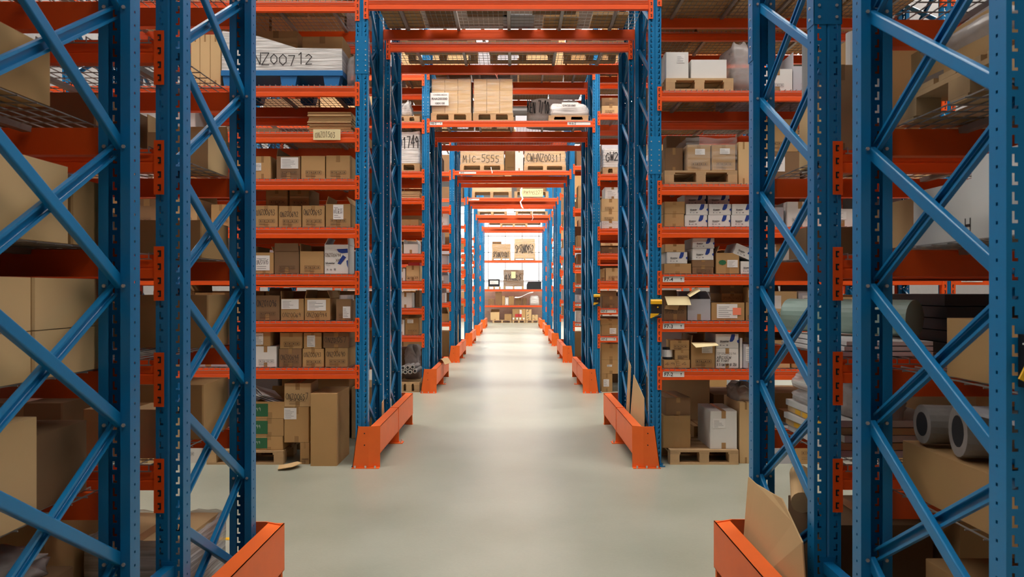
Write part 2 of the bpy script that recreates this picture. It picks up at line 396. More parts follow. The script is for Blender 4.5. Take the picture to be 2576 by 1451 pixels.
# rows
XL, XR, BAY = -1.409, 1.291, 2.70
LL = [.885, 1.335, 1.785, 2.235, 2.70, 3.155, 3.595, 4.41, 5.20]
LR = [.875, 1.335, 1.785, 2.24, 2.65, 3.55, 4.55, 5.40]
LT = [4.43, 5.30]
R0 = [1.97, 7.20, 12.38, 17.56, 22.74, 27.92, 33.10]
GAP = 1.265     # second half of a double row
XLo = XL-UW; XRo = XR+UW
DT = .0600  # deck top above beam centre
def steel(k):
    cut = []
    D0 = R0[k]; row = ROWS[k]
    for h, (dy, hn) in enumerate(((0, 'near'), (GAP, 'far'))):
        D = D0+dy
        for sd, nm in ((-1, 'left'), (1, 'right')):
            DD = D-(.045 if (k == 0 and sd < 0) else 0)
            spl = (2.83 if h == 1 and sd > 0 else None) if k == 0 else (2.80 if sd > 0 else 3.76)
            if k == 2 and sd < 0: spl = 4.555
            rack_frame(XLo if sd < 0 else XR, DD, sd, 'blue braced frame %s of the tunnel, %s half of %s rack row' % (nm, hn, row), spl)
            if k in (1, 2) or (k == 0):
                rack_frame(XLo-BAY-UW if sd < 0 else XRo+BAY, DD, sd, 'blue braced frame one bay out to %s, %s half of %s rack row' % (nm, hn, row))
            lv = LL if sd < 0 else LR
            xa, xb = (XLo-BAY, XLo) if sd < 0 else (XRo, XRo+BAY)
            for i, z in enumerate(lv):
                if k == 0 and (z > 3.7): continue
                if k == 0 and sd > 0 and h == 1 and z > 2.3: continue
                if k >= 3 and h == 1: continue
                if k >= 5 and i in (7, 8): continue
                lab = '%s edge orange beam, %s shelf %s of tunnel, %s half, %s rack row'
                beam(xa, xb, DD, z, -1, lab % ('front', ORD[i], nm, hn, row), 'orange shelf beams')
                if k < 4: beam(xa, xb, DD+FD, z, 1, lab % ('back', ORD[i], nm, hn, row), 'orange shelf beams')
                if k < 6: deck(xa, xb, DD, z, 'wire mesh %s shelf %s of tunnel, %s half, %s rack row' % (ORD[i], nm, hn, row))
                if k == 1 and h == 0:
                    xc, xd = (xa-UW-BAY, xa-UW) if sd < 0 else (xb+UW, xb+UW+BAY)
                    beam(xc, xd, DD, z, -1, 'front orange beam, %s shelf, outer bay far %s, %s rack row' % (ORD[i], nm, row), 'orange shelf beams')
        if k > 0:
            for i, z in enumerate(LT):
                if i == 1 and k > 3: continue
                lab = '%s edge orange beam, %s level over tunnel, %s half, %s rack row'
                beam(XL, XR, D, z, -1, lab % ('front', ('lower', 'upper')[i], hn, row), 'orange shelf beams')
                beam(XL, XR, D+FD, z, 1, lab % ('back', ('lower', 'upper')[i], hn, row), 'orange shelf beams')
                deck(XL, XR, D, z, 'wire mesh %s deck over the tunnel, %s half, %s rack row' % (('lower', 'upper')[i], hn, row))
    # row spacers
    for sd, nm in ((-1, 'left'), (1, 'right')):
        dd = -.045 if (k == 0 and sd < 0) else 0
        x = XL-.08 if sd < 0 else XR+.035
        for z, zn in ((.47, 'low'), (3.28, 'high')):
            mb = MB().box(x, x+.045, D0+FD+dd+.002, D0+GAP+dd-.002, z, z+.045, BLUE)
            mb.box(x-.01, x+.055, D0+FD+dd+.002, D0+FD+dd+.006, z-.02, z+.065, BLUE).box(x-.01, x+.055, D0+GAP+dd-.006, D0+GAP+dd-.002, z-.02, z+.065, BLUE)
            tag(build(mb, 'row_spacer'), 'short blue %s spacer joining back-to-back frames %s of tunnel, %s rack row' % (zn, nm, row), 'row spacer', 'blue row spacers')
    # floor guards
    for sd, nm in ((-1, 'left'), (1, 'right')):
        a = D0-.10; b = D0+2.26
        if k == 0 and sd < 0: a -= .045; b -= .045
        g = link('floor_guard', None, None, ((-1.28 if sd < 0 else 1.12), 0, 0))
        tag(g, 'orange floor guard along the %s foot of the tunnel, %s rack row' % (nm, row), 'floor guard', 'orange floor guards')
        s = -1 if sd < 0 else 1
        def bx(mb, xa, xb, ya, yb, za, zb, m=ORANGE2): mb.box(min(s*xa, s*xb), max(s*xa, s*xb), ya, yb, za, zb, m)
        mid = (a+b)/2
        for q, (ya, yb) in enumerate(((a+.05, mid-.004), (mid+.004, b-.01))):
            mb = MB(); bx(mb, 0, .004, ya, yb, .13, .39); bx(mb, 0, .09, ya, yb, .386, .39); bx(mb, 0, .09, ya, yb, .13, .134)
            bx(mb, .086, .09, ya, yb, .34, .386); bx(mb, .086, .09, ya, yb, .134, .18); build(mb, 'rail', g)
        mb = MB(); bx(mb, -.004, .094, mid-.006, mid+.006, .005, .395); bx(mb, .0, .08, mid, mid+.04, .0, .13)
        bx(mb, -.05, .11, mid-.05, mid+.07, 0, .008)
        for y in (-.03, .05): bx(mb, -.035, -.02, mid+y, mid+y+.015, .008, .03, BOLT)
        build(mb, 'middle_post', g)
        for q, (y, dr) in enumerate(((a, 1), (b, -1))):
            mb = MB(); t = .006
            # trapezoid face plate, narrower at its top, with a folded return on the tunnel side
            P = lambda x, yy, z: (s*x, yy, z)
            f0, f1 = y, y+dr*t
            for (pa, pb) in (((.10, 0, .257), (.10, .395, .204)),):
                q1 = [P(.10, f0, 0), P(.257, f0, 0), P(.204, f0, .395), P(.10, f0, .395)]
                q2 = [P(.10, f1, 0), P(.257, f1, 0), P(.204, f1, .395), P(.10, f1, .395)]
            def slab(A, B):
                mb.poly(A, ORANGE2); mb.poly(B[::-1], ORANGE2)
                for i in range(4): mb.poly([A[i], A[(i+1) % 4], B[(i+1) % 4], B[i]], ORANGE2)
            slab(q1, q2)
            A = [P(.10, f0, 0), P(.0, f0+dr*.045, 0), P(.0, f0+dr*.045, .395), P(.10, f0, .395)]
            B = [P(.10, f1+dr*.004, 0), P(.006, f0+dr*.055, 0), P(.006, f0+dr*.055, .395), P(.10, f1+dr*.004, .395)]
            slab(A, B)
            A = [P(.257, f0, 0), P(.257, f0+dr*.045, 0), P(.204, f0+dr*.045, .395), P(.204, f0, .395)]
            B = [P(.252, f0, 0), P(.252, f0+dr*.045, 0), P(.199, f0+dr*.045, .395), P(.199, f0, .395)]
            slab(A, B)
            bx(mb, .0, .26, min(f0-dr*.02, f0+dr*.04), max(f0-dr*.02, f0+dr*.04), 0, .006)
            for xx in (.03, .12, .22): bx(mb, xx, xx+.016, f0-dr*.012-.008, f0-dr*.012+.008, .006, .026, BOLT)
            for zz in (.22, .33): 
                for xx in (.14,): disc(mb, s*xx, f0-dr*.003-.002, zz, .006, .005, DARK, 'y', 6)
            build(mb, 'end_post', g)
for k in range(7): steel(k)

# ---------------------------------------------------------------- writing
GL = {'0':[[(0,.3),(0,.7),(.3,1),(.6,.7),(.6,.3),(.3,0),(0,.3)]],'1':[[(.15,.8),(.35,1),(.35,0)]],'2':[[(0,.8),(.3,1),(.6,.75),(0,0),(.6,.03)]],
'3':[[(0,.95),(.5,.9),(.25,.55),(.55,.3),(.3,0),(0,.1)]],'4':[[(.4,0),(.4,1),(0,.35),(.6,.38)]],'5':[[(.6,1),(.1,.97),(.08,.6),(.5,.5),(.5,.15),(.2,0),(0,.1)]],
'6':[[(.5,1),(.1,.6),(.05,.2),(.3,0),(.55,.2),(.4,.5),(.1,.4)]],'7':[[(0,1),(.6,1),(.25,0)]],'8':[[(.3,.5),(.05,.75),(.3,1),(.55,.75),(.3,.5),(.05,.2),(.3,0),(.58,.2),(.3,.5)]],
'9':[[(.55,.7),(.3,1),(.05,.75),(.25,.5),(.55,.65),(.5,0)]],'A':[[(0,0),(.3,1),(.6,0)],[(.12,.4),(.5,.4)]],'B':[[(0,0),(0,1),(.5,.85),(0,.55),(.55,.3),(0,0)]],
'C':[[(.6,.85),(.3,1),(0,.6),(.05,.2),(.35,0),(.6,.15)]],'D':[[(0,0),(0,1),(.5,.75),(.55,.3),(0,0)]],'E':[[(.55,1),(0,1),(0,0),(.55,0)],[(0,.5),(.45,.5)]],
'F':[[(.55,1),(0,1),(0,0)],[(0,.5),(.45,.5)]],'G':[[(.6,.85),(.3,1),(0,.6),(.05,.15),(.35,0),(.6,.2),(.6,.45),(.35,.45)]],'H':[[(0,0),(0,1)],[(.6,0),(.6,1)],[(0,.5),(.6,.5)]],
'I':[[(.3,0),(.3,1)]],'K':[[(0,0),(0,1)],[(.55,1),(0,.45),(.6,0)]],'L':[[(0,1),(0,0),(.55,0)]],'M':[[(0,0),(.08,1),(.3,.4),(.55,1),(.62,0)]],
'N':[[(0,0),(.05,1),(.55,0),(.6,1)]],'O':[[(.3,0),(0,.35),(.1,.85),(.4,1),(.62,.6),(.5,.1),(.3,0)]],'P':[[(0,0),(0,1),(.5,.9),(.5,.6),(0,.5)]],
'R':[[(0,0),(0,1),(.5,.9),(.45,.6),(0,.5),(.6,0)]],'S':[[(.55,.9),(.3,1),(.05,.75),(.5,.35),(.35,0),(0,.1)]],'T':[[(0,1),(.6,1)],[(.3,1),(.3,0)]],
'U':[[(0,1),(.02,.2),(.3,0),(.58,.2),(.6,1)]],'V':[[(0,1),(.3,0),(.6,1)]],'W':[[(0,1),(.15,0),(.3,.7),(.45,0),(.62,1)]],'X':[[(0,0),(.6,1)],[(0,1),(.6,0)]],
'Y':[[(0,1),(.3,.5),(.6,1)],[(.3,.5),(.3,0)]],'Z':[[(0,1),(.6,1),(0,0),(.6,0)]],'-':[[(.05,.5),(.5,.5)]],'/':[[(0,0),(.5,1)]],' ':[],'.':[[(.2,0),(.25,.06)]]}
rw = random.Random(5)
def write(text, x0, x1, z0, h, y, m, t=None, slant=0, name='writing', parent=None, sgn=1):
    """hand-drawn letters as flat ink on a face that looks towards -y"""
    n = len(text); adv = (x1-x0)/n; mb = MB(); t = t or h*.034
    for i, ch in enumerate(text):
        jx, jz, sc = rw.uniform(-.04, .04)*adv, rw.uniform(-.08, .08)*h, rw.uniform(.88, 1.1)
        for st in GL.get(ch, []):
            pts = [(x0+adv*i+jx+p[0]*adv*1.25*sc+slant*p[1]*h, z0+jz+p[1]*h*sc) for p in st]
            for (a, b), (c, d) in zip(pts, pts[1:]):
                l = math.hypot(c-a, d-b) or 1; nx, nz = -(d-b)/l*t, (c-a)/l*t; ex, ez = (c-a)/l*t*.6, (d-b)/l*t*.6
                q = [(a-nx-ex, y, b-nz-ez), (c-nx+ex, y, d-nz+ez), (c+nx+ex, y, d+nz+ez), (a+nx-ex, y, b+nz-ez)]
                mb.poly(q, m)
    return build(mb, name, parent) if mb.v else None
_tx = {}
def print_text(s, size, x, y, z, m, parent, name='lettering', bold=True):
    if s not in _tx:
        cu = bpy.data.curves.new('t', 'FONT'); cu.body = s; cu.size = 1; cu.offset = .02 if bold else 0; cu.extrude = .0
        o = bpy.data.objects.new('t', cu); C.objects.link(o)
        dg = bpy.context.evaluated_depsgraph_get(); _tx[s] = bpy.data.meshes.new_from_object(o.evaluated_get(dg))
        bpy.data.objects.remove(o)
    me = _tx[s].copy(); me.name = name; me.materials.clear(); me.materials.append(m)
    me.transform(Matrix.Translation((x, y, z)) @ Matrix.Rotation(math.pi/2, 4, 'X') @ Matrix.Scale(size, 4))
    return link(name, me, parent)
def rects(rs, y, m, name, parent, th=.0006):
    mb = MB()
    for (a, b, c, d) in rs: mb.box(a, b, y-th, y, c, d, m)
    return build(mb, name, parent)

# ---------------------------------------------------------------- cartons and loads
def xf_at(o, x): return o
def carton(x0, x1, yf, dep, z0, z1, m=CARD, open_=0, tape=True, label=None, text=None, prints=True, blue=False, rz=0, seed=0, inkm=INK, green=False, tz=.55, th=.26, bulge=0):
    w, h = x1-x0, z1-z0; rr = random.Random(seed+int(x0*997)+int(z0*131))
    mb = MB(); a, b = w/2, dep/2
    if open_:
        t = .005
        mb.box(-a, a, -b, -b+t, 0, h, m).box(-a, a, b-t, b, 0, h, m).box(-a, -a+t, -b+t, b-t, 0, h, m).box(a-t, a, -b+t, b-t, 0, h, m)
        mb.box(-a+t, a-t, -b+t, b-t, .0, .006, m)
    else:
        e = min(.006, w*.03); bb = bulge
        pr = [(-a, -b+e), (-a+e, -b), (0, -b-bb), (a-e, -b), (a, -b+e), (a, b-e), (a-e, b), (-a+e, b), (-a, b-e)]
        mb.prism(pr, 0, h, m, 'z')
    o = build(mb, 'carton', None, ((x0+x1)/2, yf+dep/2, z0), rz)
    if open_:
        fl = open_ if isinstance(open_, str) else 'FBLR'
        def flap(hx, hy, ax, ln, wd, ang):
            # hinge line centre (hx,hy,h); direction ax; ang from vertical outward
            mbf = MB(); dx, dy = ax
            A = math.sin(ang)*ln; Bz = math.cos(ang)*ln
            if dx == 0: p = [(-wd/2, hy, h), (wd/2, hy, h), (wd/2*.96, hy+dy*A, h+Bz), (-wd/2*.96, hy+dy*A, h+Bz)]
            else: p = [(hx, -wd/2, h), (hx, wd/2, h), (hx+dx*A, wd/2*.96, h+Bz), (hx+dx*A, -wd/2*.96, h+Bz)]
            q = [(v[0]+(.004 if dx == 0 else 0)*0, v[1], v[2]-.0) for v in p]
            nn = (Vector(p[1])-Vector(p[0])).cross(Vector(p[3])-Vector(p[0])).normalized()*.004
            q = [tuple(Vector(v)+nn) for v in p]
            mbf.poly(p, CARDI if m not in (WHITE, GREYC) else m); mbf.poly(q[::-1], m)
            for i in range(4): mbf.poly([p[i], q[i], q[(i+1) % 4], p[(i+1) % 4]], m)
            build(mbf, 'flap', o)
        ln = min(dep, w)*.45
        if 'F' in fl: flap(0, -b, (0, -1), ln*.55, w, rr.uniform(1.9, 2.7))
        if 'U' in fl: flap(0, -b, (0, -1), ln*.7, w, rr.uniform(-.15, .12))
        if 'B' in fl: flap(0, b, (0, 1), ln*.7, w, rr.uniform(-.1, .3))
        if 'L' in fl: flap(-a, 0, (-1, 0), ln*.75, dep, rr.uniform(-.5, .1))
        if 'R' in fl: flap(a, 0, (1, 0), ln*.75, dep, rr.uniform(-.5, .1))
    if tape and not open_:
        tw = min(.028, w*.08); mb = MB()
        mb.box(-tw, tw, -b-.001-bulge, b, h, h+.001, TAPE).box(-tw, tw, -b-.0012-bulge, -b, h-min(.07, h*.28), h+.001, TAPE).box(-tw, tw, -b-.0012-bulge, -b, 0.002, min(.06, h*.22), TAPE)
        build(mb, 'tape', o)
    elif tape:
        tw = min(.028, w*.08); build(MB().box(-tw, tw, -b-.0012, -b, 0.002, .06, TAPE), 'tape', o)
    y = -b-.0016-bulge
    if prints:
        rs = []; k = 4
        for i in range(k):
            s = .035*min(1, w/.22); xx = -a*.62+i*s*1.12; zz = h*.2
            rs += [(xx, xx+s*.9, zz, zz+.002), (xx, xx+s*.9, zz+s*.9, zz+s*.9+.002), (xx, xx+.002, zz, zz+s*.9), (xx+s*.9, xx+s*.9+.002, zz, zz+s*.9), (xx+s*.3, xx+s*.6, zz+s*.25, zz+s*.65)]
        rs += [(-a*.62, -a*.62+.1*min(1, w/.22), h*.1, h*.1+.003), (-a*.62, -a*.1, h*.14, h*.14+.002)]
        rects(rs, y, PRINT if m not in (WHITE, GREYC) else PRINTG, 'printing', o)
    if label:
        u0, u1, v0, v1 = label[:4]
        lx0, lx1, lz0, lz1 = -a+u0*w, -a+u1*w, v0*h, v1*h
        lb = rects([(lx0, lx1, lz0, lz1)], y-.0003, PAPER, 'paper_label', o); lb['label'] = 'white paper label'
        rs = []; n = 6; lh = lz1-lz0; lw = lx1-lx0
        for i in range(n):
            zz = lz0+lh*(.12+.13*i)
            if len(label) > 4 and 1 < i < 5: continue
            rs.append((lx0+lw*.08, lx0+lw*rr.uniform(.4, .9), zz, zz+max(.002, lh*.035)))
        rects(rs, y-.001, PRINTG, 'label_print', lb)
        if len(label) > 4: write(label[4], lx0+lw*.06, lx1-lw*.08, lz0+lh*.4, lh*.3, y-.0016, INK, name='writing', parent=lb)
    if blue:      # white carton with the blue mark, supplier word and handling icons
        s = min(w, h*1.9)
        p = [(.18*w, h*.98), (.34*w, h*.98), (.30*w, h*.62), (.22*w, h*.46), (.12*w, h*.44), (.10*w, h*.50)]
        mb = MB(); mb.prism(p[::-1], y, y-.0008, LOGO, 'y')
        p2 = [(.5*w, h*.62), (.5*w, h*.34), (.44*w, h*.40), (.42*w, h*.52)]
        mb.prism(p2[::-1], y, y-.0008, LOGO, 'y')
        mb.box(a, a+.0008, -b*.95, b*.2, h*.30, h*.62, LOGO)
        build(mb, 'blue_mark', o)
        print_text('bluestar', h*.20, -.32*w, y-.0006, h*.42, INK, o)
        rects([(-.32*w, -.08*w, h*.36, h*.36+.003), (-.32*w, -.27*w, h*.16, h*.25), (-.20*w, -.12*w, h*.17, h*.21), (-.04*w, .03*w, h*.16, h*.25)], y, PRINTG, 'printing', o)
    if green:
        g = MB(); g.box(-a, -a+w*.45, y-.0008, y, h*.12, h*.88, GREEN); build(g, 'green_panel', o)
        write('99', -a+w*.05, -a+w*.22, h*.45, h*.2, y-.0014, PAPER, parent=o)
    if text:
        write(text, -a*.86, a*.80, h*tz, h*th, y-.0004, inkm, parent=o)
    return o
_pal = {}
def pallet(x0, x1, yf, dep, z0, label, h=.135, rz=0, m=None, group='wooden pallets', far=False):
    m = m or WOOD; w = x1-x0; o = link('pallet', None, None, ((x0+x1)/2, yf+dep/2, z0), rz)
    k = (round(w, 2), round(dep, 2), round(h, 3), m.name)
    if k not in _pal:
        a, b = w/2, dep/2; td = MB(); n = 6
        for i in range(n):
            y = -b+i*(dep-.1)/(n-1); td.box(-a, a, y, y+.1, h-.02, h, m)
        for x in (-a, -.05, a-.1): td.box(x, x+.1, -b, b, h-.038, h-.0205, m)
        bb = MB()
        for y in (-b, -.05, b-.1): bb.box(-a, a, y, y+.1, 0, .018, m)
        bl = []
        for x in (-a, -.045, a-.09):
            for y in (-b, -.06, b-.12): bl.append(MB().box(x, x+.09, y, y+.12, .0185, h-.0385, m).mesh('block'))
        _pal[k] = (td.mesh('top_boards'), bb.mesh('bottom_boards'), bl)
    td, bb, bl = _pal[k]
    link('top_boards', td, o); link('bottom_boards', bb, o)
    for q in bl: link('block', q, o)
    tag(o, label, 'pallet', group); return o
def blob(x0, x1, y0, y1, z0, z1, m, name, seed=1, parent=None, amp=.12, flat=.25, nx=18, ny=12, sag=0):
    """a lumpy wrapped shape with a flat base: rounded box with folds"""
    r = random.Random(seed); w, d, h = x1-x0, y1-y0, z1-z0
    ph = [r.uniform(0, 6.28) for _ in range(8)]; fr = [r.uniform(3, 12) for _ in range(8)]
    mb = MB(); k = mb.mi(m); N, Mv = 28, 12
    for j in range(Mv+1):
        v = j/Mv; el = v*math.pi/2
        ring_z = math.sin(el)**.6 if v > 0 else 0; ring_r = math.cos(el)**.28 if v < 1 else 0
        for i in range(N):
            th = 2*math.pi*i/N; c, s = math.cos(th), math.sin(th)
            e = .32; cx = abs(c)**e*(1 if c > 0 else -1); cy = abs(s)**e*(1 if s > 0 else -1)
            ds = 1-amp*(.5+.5*math.sin(fr[0]*cx+ph[0]+fr[1]*v))*.5-amp*.4*(.5+.5*math.sin(fr[2]*th+ph[2]+fr[3]*v*2))
            zz = ring_z*(1-amp*(.5+.5*math.sin(fr[4]*cx+fr[5]*cy+ph[4])))
            zz -= sag*(cx*ring_r)*.5
            mb.v.append(((x0+x1)/2+cx*ring_r*w/2*ds, (y0+y1)/2+cy*ring_r*d/2*ds, z0+max(0, zz)*h))
    for j in range(Mv):
        for i in range(N):
            mb.f.append((j*N+i, j*N+(i+1) % N, (j+1)*N+(i+1) % N, (j+1)*N+i)); mb.m.append(k)
    mb.f.append(tuple(range(N))[::-1]); mb.m.append(k)
    return build(mb, name, parent, smooth=True)
def shell(parent, x0, x1, y0, y1, z0, z1, m, name='stretch_wrap', seed=0):
    r = random.Random(seed); mb = MB(); k = mb.mi(m); n = 10
    P = [(x0, y0), (x1, y0), (x1, y1), (x0, y1)]; per = []
    for i in range(4):
        a, b = P[i], P[(i+1) % 4]
        for j in range(n): per.append((a[0]+(b[0]-a[0])*j/n, a[1]+(b[1]-a[1])*j/n))
    rows = 8; cx, cy = (x0+x1)/2, (y0+y1)/2
    for q in range(rows+1):
        for (x, y) in per:
            e = 1+r.uniform(0, .018); mb.v.append((cx+(x-cx)*e, cy+(y-cy)*e, z0+(z1-z0)*q/rows+(r.uniform(-.01, .012) if q == rows else 0)))
    N = len(per)
    for q in range(rows):
        for i in range(N): mb.f.append((q*N+i, q*N+(i+1) % N, (q+1)*N+(i+1) % N, (q+1)*N+i)); mb.m.append(k)
    return build(mb, name, parent, smooth=True)
def tubes(name, cat, specs, m, labels, inner=None, group=None):
    for (p, q, r), lb in zip(specs, labels):
        mb = MB(); mb.tube([p, q], r, m, 20, cap=True)
        d = (Vector(q)-Vector(p)).normalized()
        mb.tube([Vector(p)-d*.001, Vector(p)+d*.0005], r*.62, DARK, 20)
        o = build(mb, name, smooth=False); tag(o, lb, cat, group)

# ---- bays of goods
counters = {}
def place(o, look, row, side, lev, cat='carton', grp=None):
    k = (row, side, lev); i = counters.get(k, 0); counters[k] = i+1
    sh = (ORD[lev]+' shelf') if lev >= 0 else 'floor'
    tag(o, '%s, item %s on %s, %s rack row %s' % (look, ORL[i] if i < 14 else 'last', sh, row, side) if False else '%s, %s on %s, %s rack row %s' % (look, ORL[i], sh, row, side), cat, grp or 'cartons on the racks')
def shelf_z(side, lev): return 0 if lev < 0 else ((LL if side == 'left' else LR)[lev]+DT)
def bay(row, side, lev, D, items, dep=.42):
    zs = shelf_z(side, lev); tops = []
    for n, it in enumerate(items):
        x0, x1, yt = it[:3]; o = dict(it[3]) if len(it) > 3 else {}
        dd = D+o.pop('back', 0); on = o.pop('on', None); look = o.pop('look'); base = zs+o.pop('lift', 0)
        if on is not None: base = tops[on]+.0025
        z1 = pz(yt, dd); X_0, X_1 = px(x0, dd)+.003, px(x1, dd)-.003
        d_ = o.pop('dep', dep)
        c = carton(X_0, X_1, dd, d_, base, z1, seed=n+lev*7, **o)
        tops.append(z1); place(c, look, row, side, lev)
K = dict
D = 7.24
SIDE = 'left'
# ---------------- second row, left of tunnel
o = bay('second', 'left', 7, D, [(470, 640, -60, K(look='brown carton high up above aisle')), (645, 745, -55, K(look='long brown carton under roof')), (750, 842, -70, K(look='brown carton beside the upright'))])
zb = shelf_z('left', 6)
# blue plastic pallet with wrapped load
bp = link('plastic_pallet', None, None, (0, 0, 0)); xa, xb = px(556, D), px(862, D)
build(MB().box(xa, xb, D, D+.8, zb+.10, zb+.15, PLBLUE), 'top_deck', bp)
for x in (xa+.01, (xa+xb)/2-.02, xb-.19):
    for y in (D+.01, D+.34, D+.66):
        mb = MB(); mb.prism([(x+.015, zb), (x+.145, zb), (x+.165, zb+.10), (x, zb+.10)], y, y+.12, PLBLUE, 'y'); build(mb, 'foot', bp)
tag(bp, 'bright blue plastic pallet on seventh shelf, second rack row left of tunnel', 'pallet')
ld = MB(); q = [(xa+.02, zb+.152), (xb-.02, zb+.152), (xb-.02, pz(124, D)), (px(745, D), pz(122, D)), (px(652, D), pz(94, D)), (xa+.02, pz(80, D))]
ld.prism(q, D+.02, D+.36, WHITE, 'y'); lo = build(ld, 'wrapped_load')
tag(lo, 'white wrapped load with sloping top marked ONZ00712 on blue plastic pallet', 'wrapped load')
q2 = [(xa+.005, zb+.1515), (xb-.005, zb+.1515), (xb-.008, pz(122, D)), (px(745, D), pz(120, D)), (px(652, D), pz(91, D)), (xa+.01, pz(77, D))]
sh = MB().prism(q2, D+.004, D+.375, WRAPW, 'y'); build(sh, 'stretch_wrap', lo)
write('ONZ00712', px(615, D), px(792, D), pz(163, D), .105, D-.002, INK, .0045, parent=lo)
o = blob(px(864, D), px(886, D), D+.1, D+.6, zb, pz(118, D), WRAPS, 'plastic_bundle', 3); tag(o, 'crumpled grey plastic bundle beside upright, right of blue pallet load', 'plastic bundle')
Dr = 7.63
for x0, x1, yt, lk in ((640, 748, 78, 'large plain carton behind the wrapped load'), (760, 862, 92, 'large plain carton behind load, nearest the upright'), (592, 632, 88, 'tan carton behind the frame, left of wrapped load')):
    c = carton(px(x0, Dr), px(x1, Dr), Dr, .38, zb+.152, pz(yt, Dr), prints=False); tag(c, lk+', second rack row', 'carton', 'cartons on the racks')
for i, (x0, x1) in enumerate(((478, 500), (501, 526), (527, 553))):
    c = carton(px(x0, D), px(x1, D), D+.02, .5, zb, pz(85, D), CARDL, prints=False); place(c, 'tall wrapped tan carton', 'second', 'left', 6)
# folded cartons
zb = shelf_z('left', 5)
for i in range(9):
    z = zb+i*.0215; r = random.Random(i); dx = r.uniform(-.012, .012)
    c = build(MB().box(px(774, D)+dx, px(884, D)+dx, D+r.uniform(0, .02), D+.6, z, z+.009, CARDL).box(px(774, D)+dx+.004, px(884, D)+dx, D+.012, D+.6, z+.009, z+.0195, CARD), 'flattened_carton')
    tag(c, 'flattened carton, %s from bottom of the stack on sixth shelf left of tunnel' % ORL[i], 'flattened carton', 'stack of flattened cartons')
c = build(MB().box(px(560, D), px(702, D), D, D+.6, zb, zb+.03, CARDD), 'flattened_carton'); tag(c, 'dark brown flattened carton lying alone on sixth shelf left of tunnel', 'flattened carton')
s = rects([(px(792, D), px(860, D), pz(355, D), pz(328, D))], R0[1]-.016, CREAM, 'card_sign', None, .002)
tag(s, 'cream card sign marked ONZ01503 taped to the sixth shelf beam', 'sign'); write('ONZ01503', px(797, D), px(848, D), pz(349, D), .055, R0[1]-.0195, PRINT, .0018, parent=s)
LB = (.12, .88, .52, .95)
bay('second', 'left', 4, D, [
 (588, 639, 395, K(look='brown carton half behind blue upright')), (640, 681, 393, K(label=(.05, .42, .36, .70, 'ZO1509'), look='brown carton with ONZ01509 slip', prints=False)),
 (695, 756, 393, K(m=CARDD, label=(.18, .92, .45, .95), open_='LB', look='open carton with big white label')),
 (757, 818, 392, K(open_='B', look='brown carton with printed panel')), (819, 882, 391, K(look='brown carton touching the upright'))])
bay('second', 'left', 3, D, [
 (530, 580, 514, K(look='brown carton seen through the frame')), (640, 699, 517, K(text='ONZ00693', look='carton marked ONZ00693 by blue upright')), (700, 758, 518, K(text='ONZ00692', look='carton marked ONZ00692', tz=.48)),
 (759, 817, 517, K(text='ONZ00693', look='carton marked ONZ00693 with worn tape')), (819, 882, 513, K(open_='LR', label=(.3, .72, .33, .97, 'VILGESS'), look='open carton with tall white label')),
 (668, 724, 474, K(on=1, back=.18, look='carton on top row')), (727, 779, 474, K(on=2, back=.18, look='carton on top row'))], dep=.38)
bay('second', 'left', 2, D, [
 (640, 689, 635, K(open_='LR', label=(.05, .8, .15, .86, 'ONZ01695'), look='open carton with taped white label', prints=False)), (690, 753, 631, K(m=CARDD, open_='UB', look='dark carton with raised flaps')),
 (754, 815, 632, K(open_='LB', look='open carton with peaked flaps'))])
c = carton(px(815.5, D), px(874, D), D, .32, shelf_z('left', 2), pz(615, D), WHITE, open_='LR', prints=False, tape=False, rz=.03)
w_, h_ = px(874, D)-px(815, D), pz(615, D)-shelf_z('left', 2); y = -.1618
mb = MB(); P = lambda pts: mb.prism([(-w_/2+u*w_, v*h_) for u, v in pts][::-1], y, y-.0008, LOGO, 'y')
P([(.52, .84), (.98, .86), (.99, .72), (.74, .70), (.60, .74)]); P([(.55, .34), (.68, .32), (.92, .56), (.78, .64), (.66, .50)]); P([(.93, .44), (.99, .47), (.99, .2), (.95, .3)])
build(mb, 'blue_mark', c); print_text('bluestar', h_*.1, -w_*.45, y-.0006, h_*.33, INK, c); write('ONZ00694', -w_*.47, w_*.22, h_*.58, h_*.12, y-.001, PRINT, .0015, parent=c)
write('XK', -w_*.02, w_*.2, h_*.42, h_*.1, y-.001, PRINT, .0015, parent=c); rects([(-w_*.45, -w_*.25, h_*.28, h_*.29), (-w_*.4, -w_*.35, h_*.12, h_*.17), (-w_*.26, -w_*.19, h_*.12, h_*.16), (-w_*.1, -w_*.02, h_*.12, h_*.18)], y, PRINTG, 'printing', c)
place(c, 'big white bluestar carton', 'second', 'left', 2)
bay('second', 'left', 1, D, [
 (590, 639, 745, K(look='brown carton behind upright')), (641, 704, 743, K(text='ONZO1096', m=CARDD, open_='B', look='dark open carton marked ONZO1096')), (706, 765, 751, K(open_='LB', label=(.02, .78, .52, .97), text='ONZ0069', tz=.14, th=.2, look='open carton with wide white label', prints=False)),
 (766, 831, 750, K(open_='LRB', label=(.1, .84, .44, .93), text='ONZ00994', tz=.14, th=.2, look='open carton with cream label', prints=False)), (845, 884, 752, K(m=CARDD, open_='B', label=(.45, .95, .1, .65), look='dark carton holding tape rolls', dep=.4))])
rl = MB(); rl.tube([(px(866, D), D+.1, pz(753, D)-.01), (px(866, D), D+.1, pz(742, D))], .07, PAPER, 20); o = build(rl, 'tape_roll'); tag(o, 'white tape roll in dark carton on second shelf left of tunnel', 'tape roll')
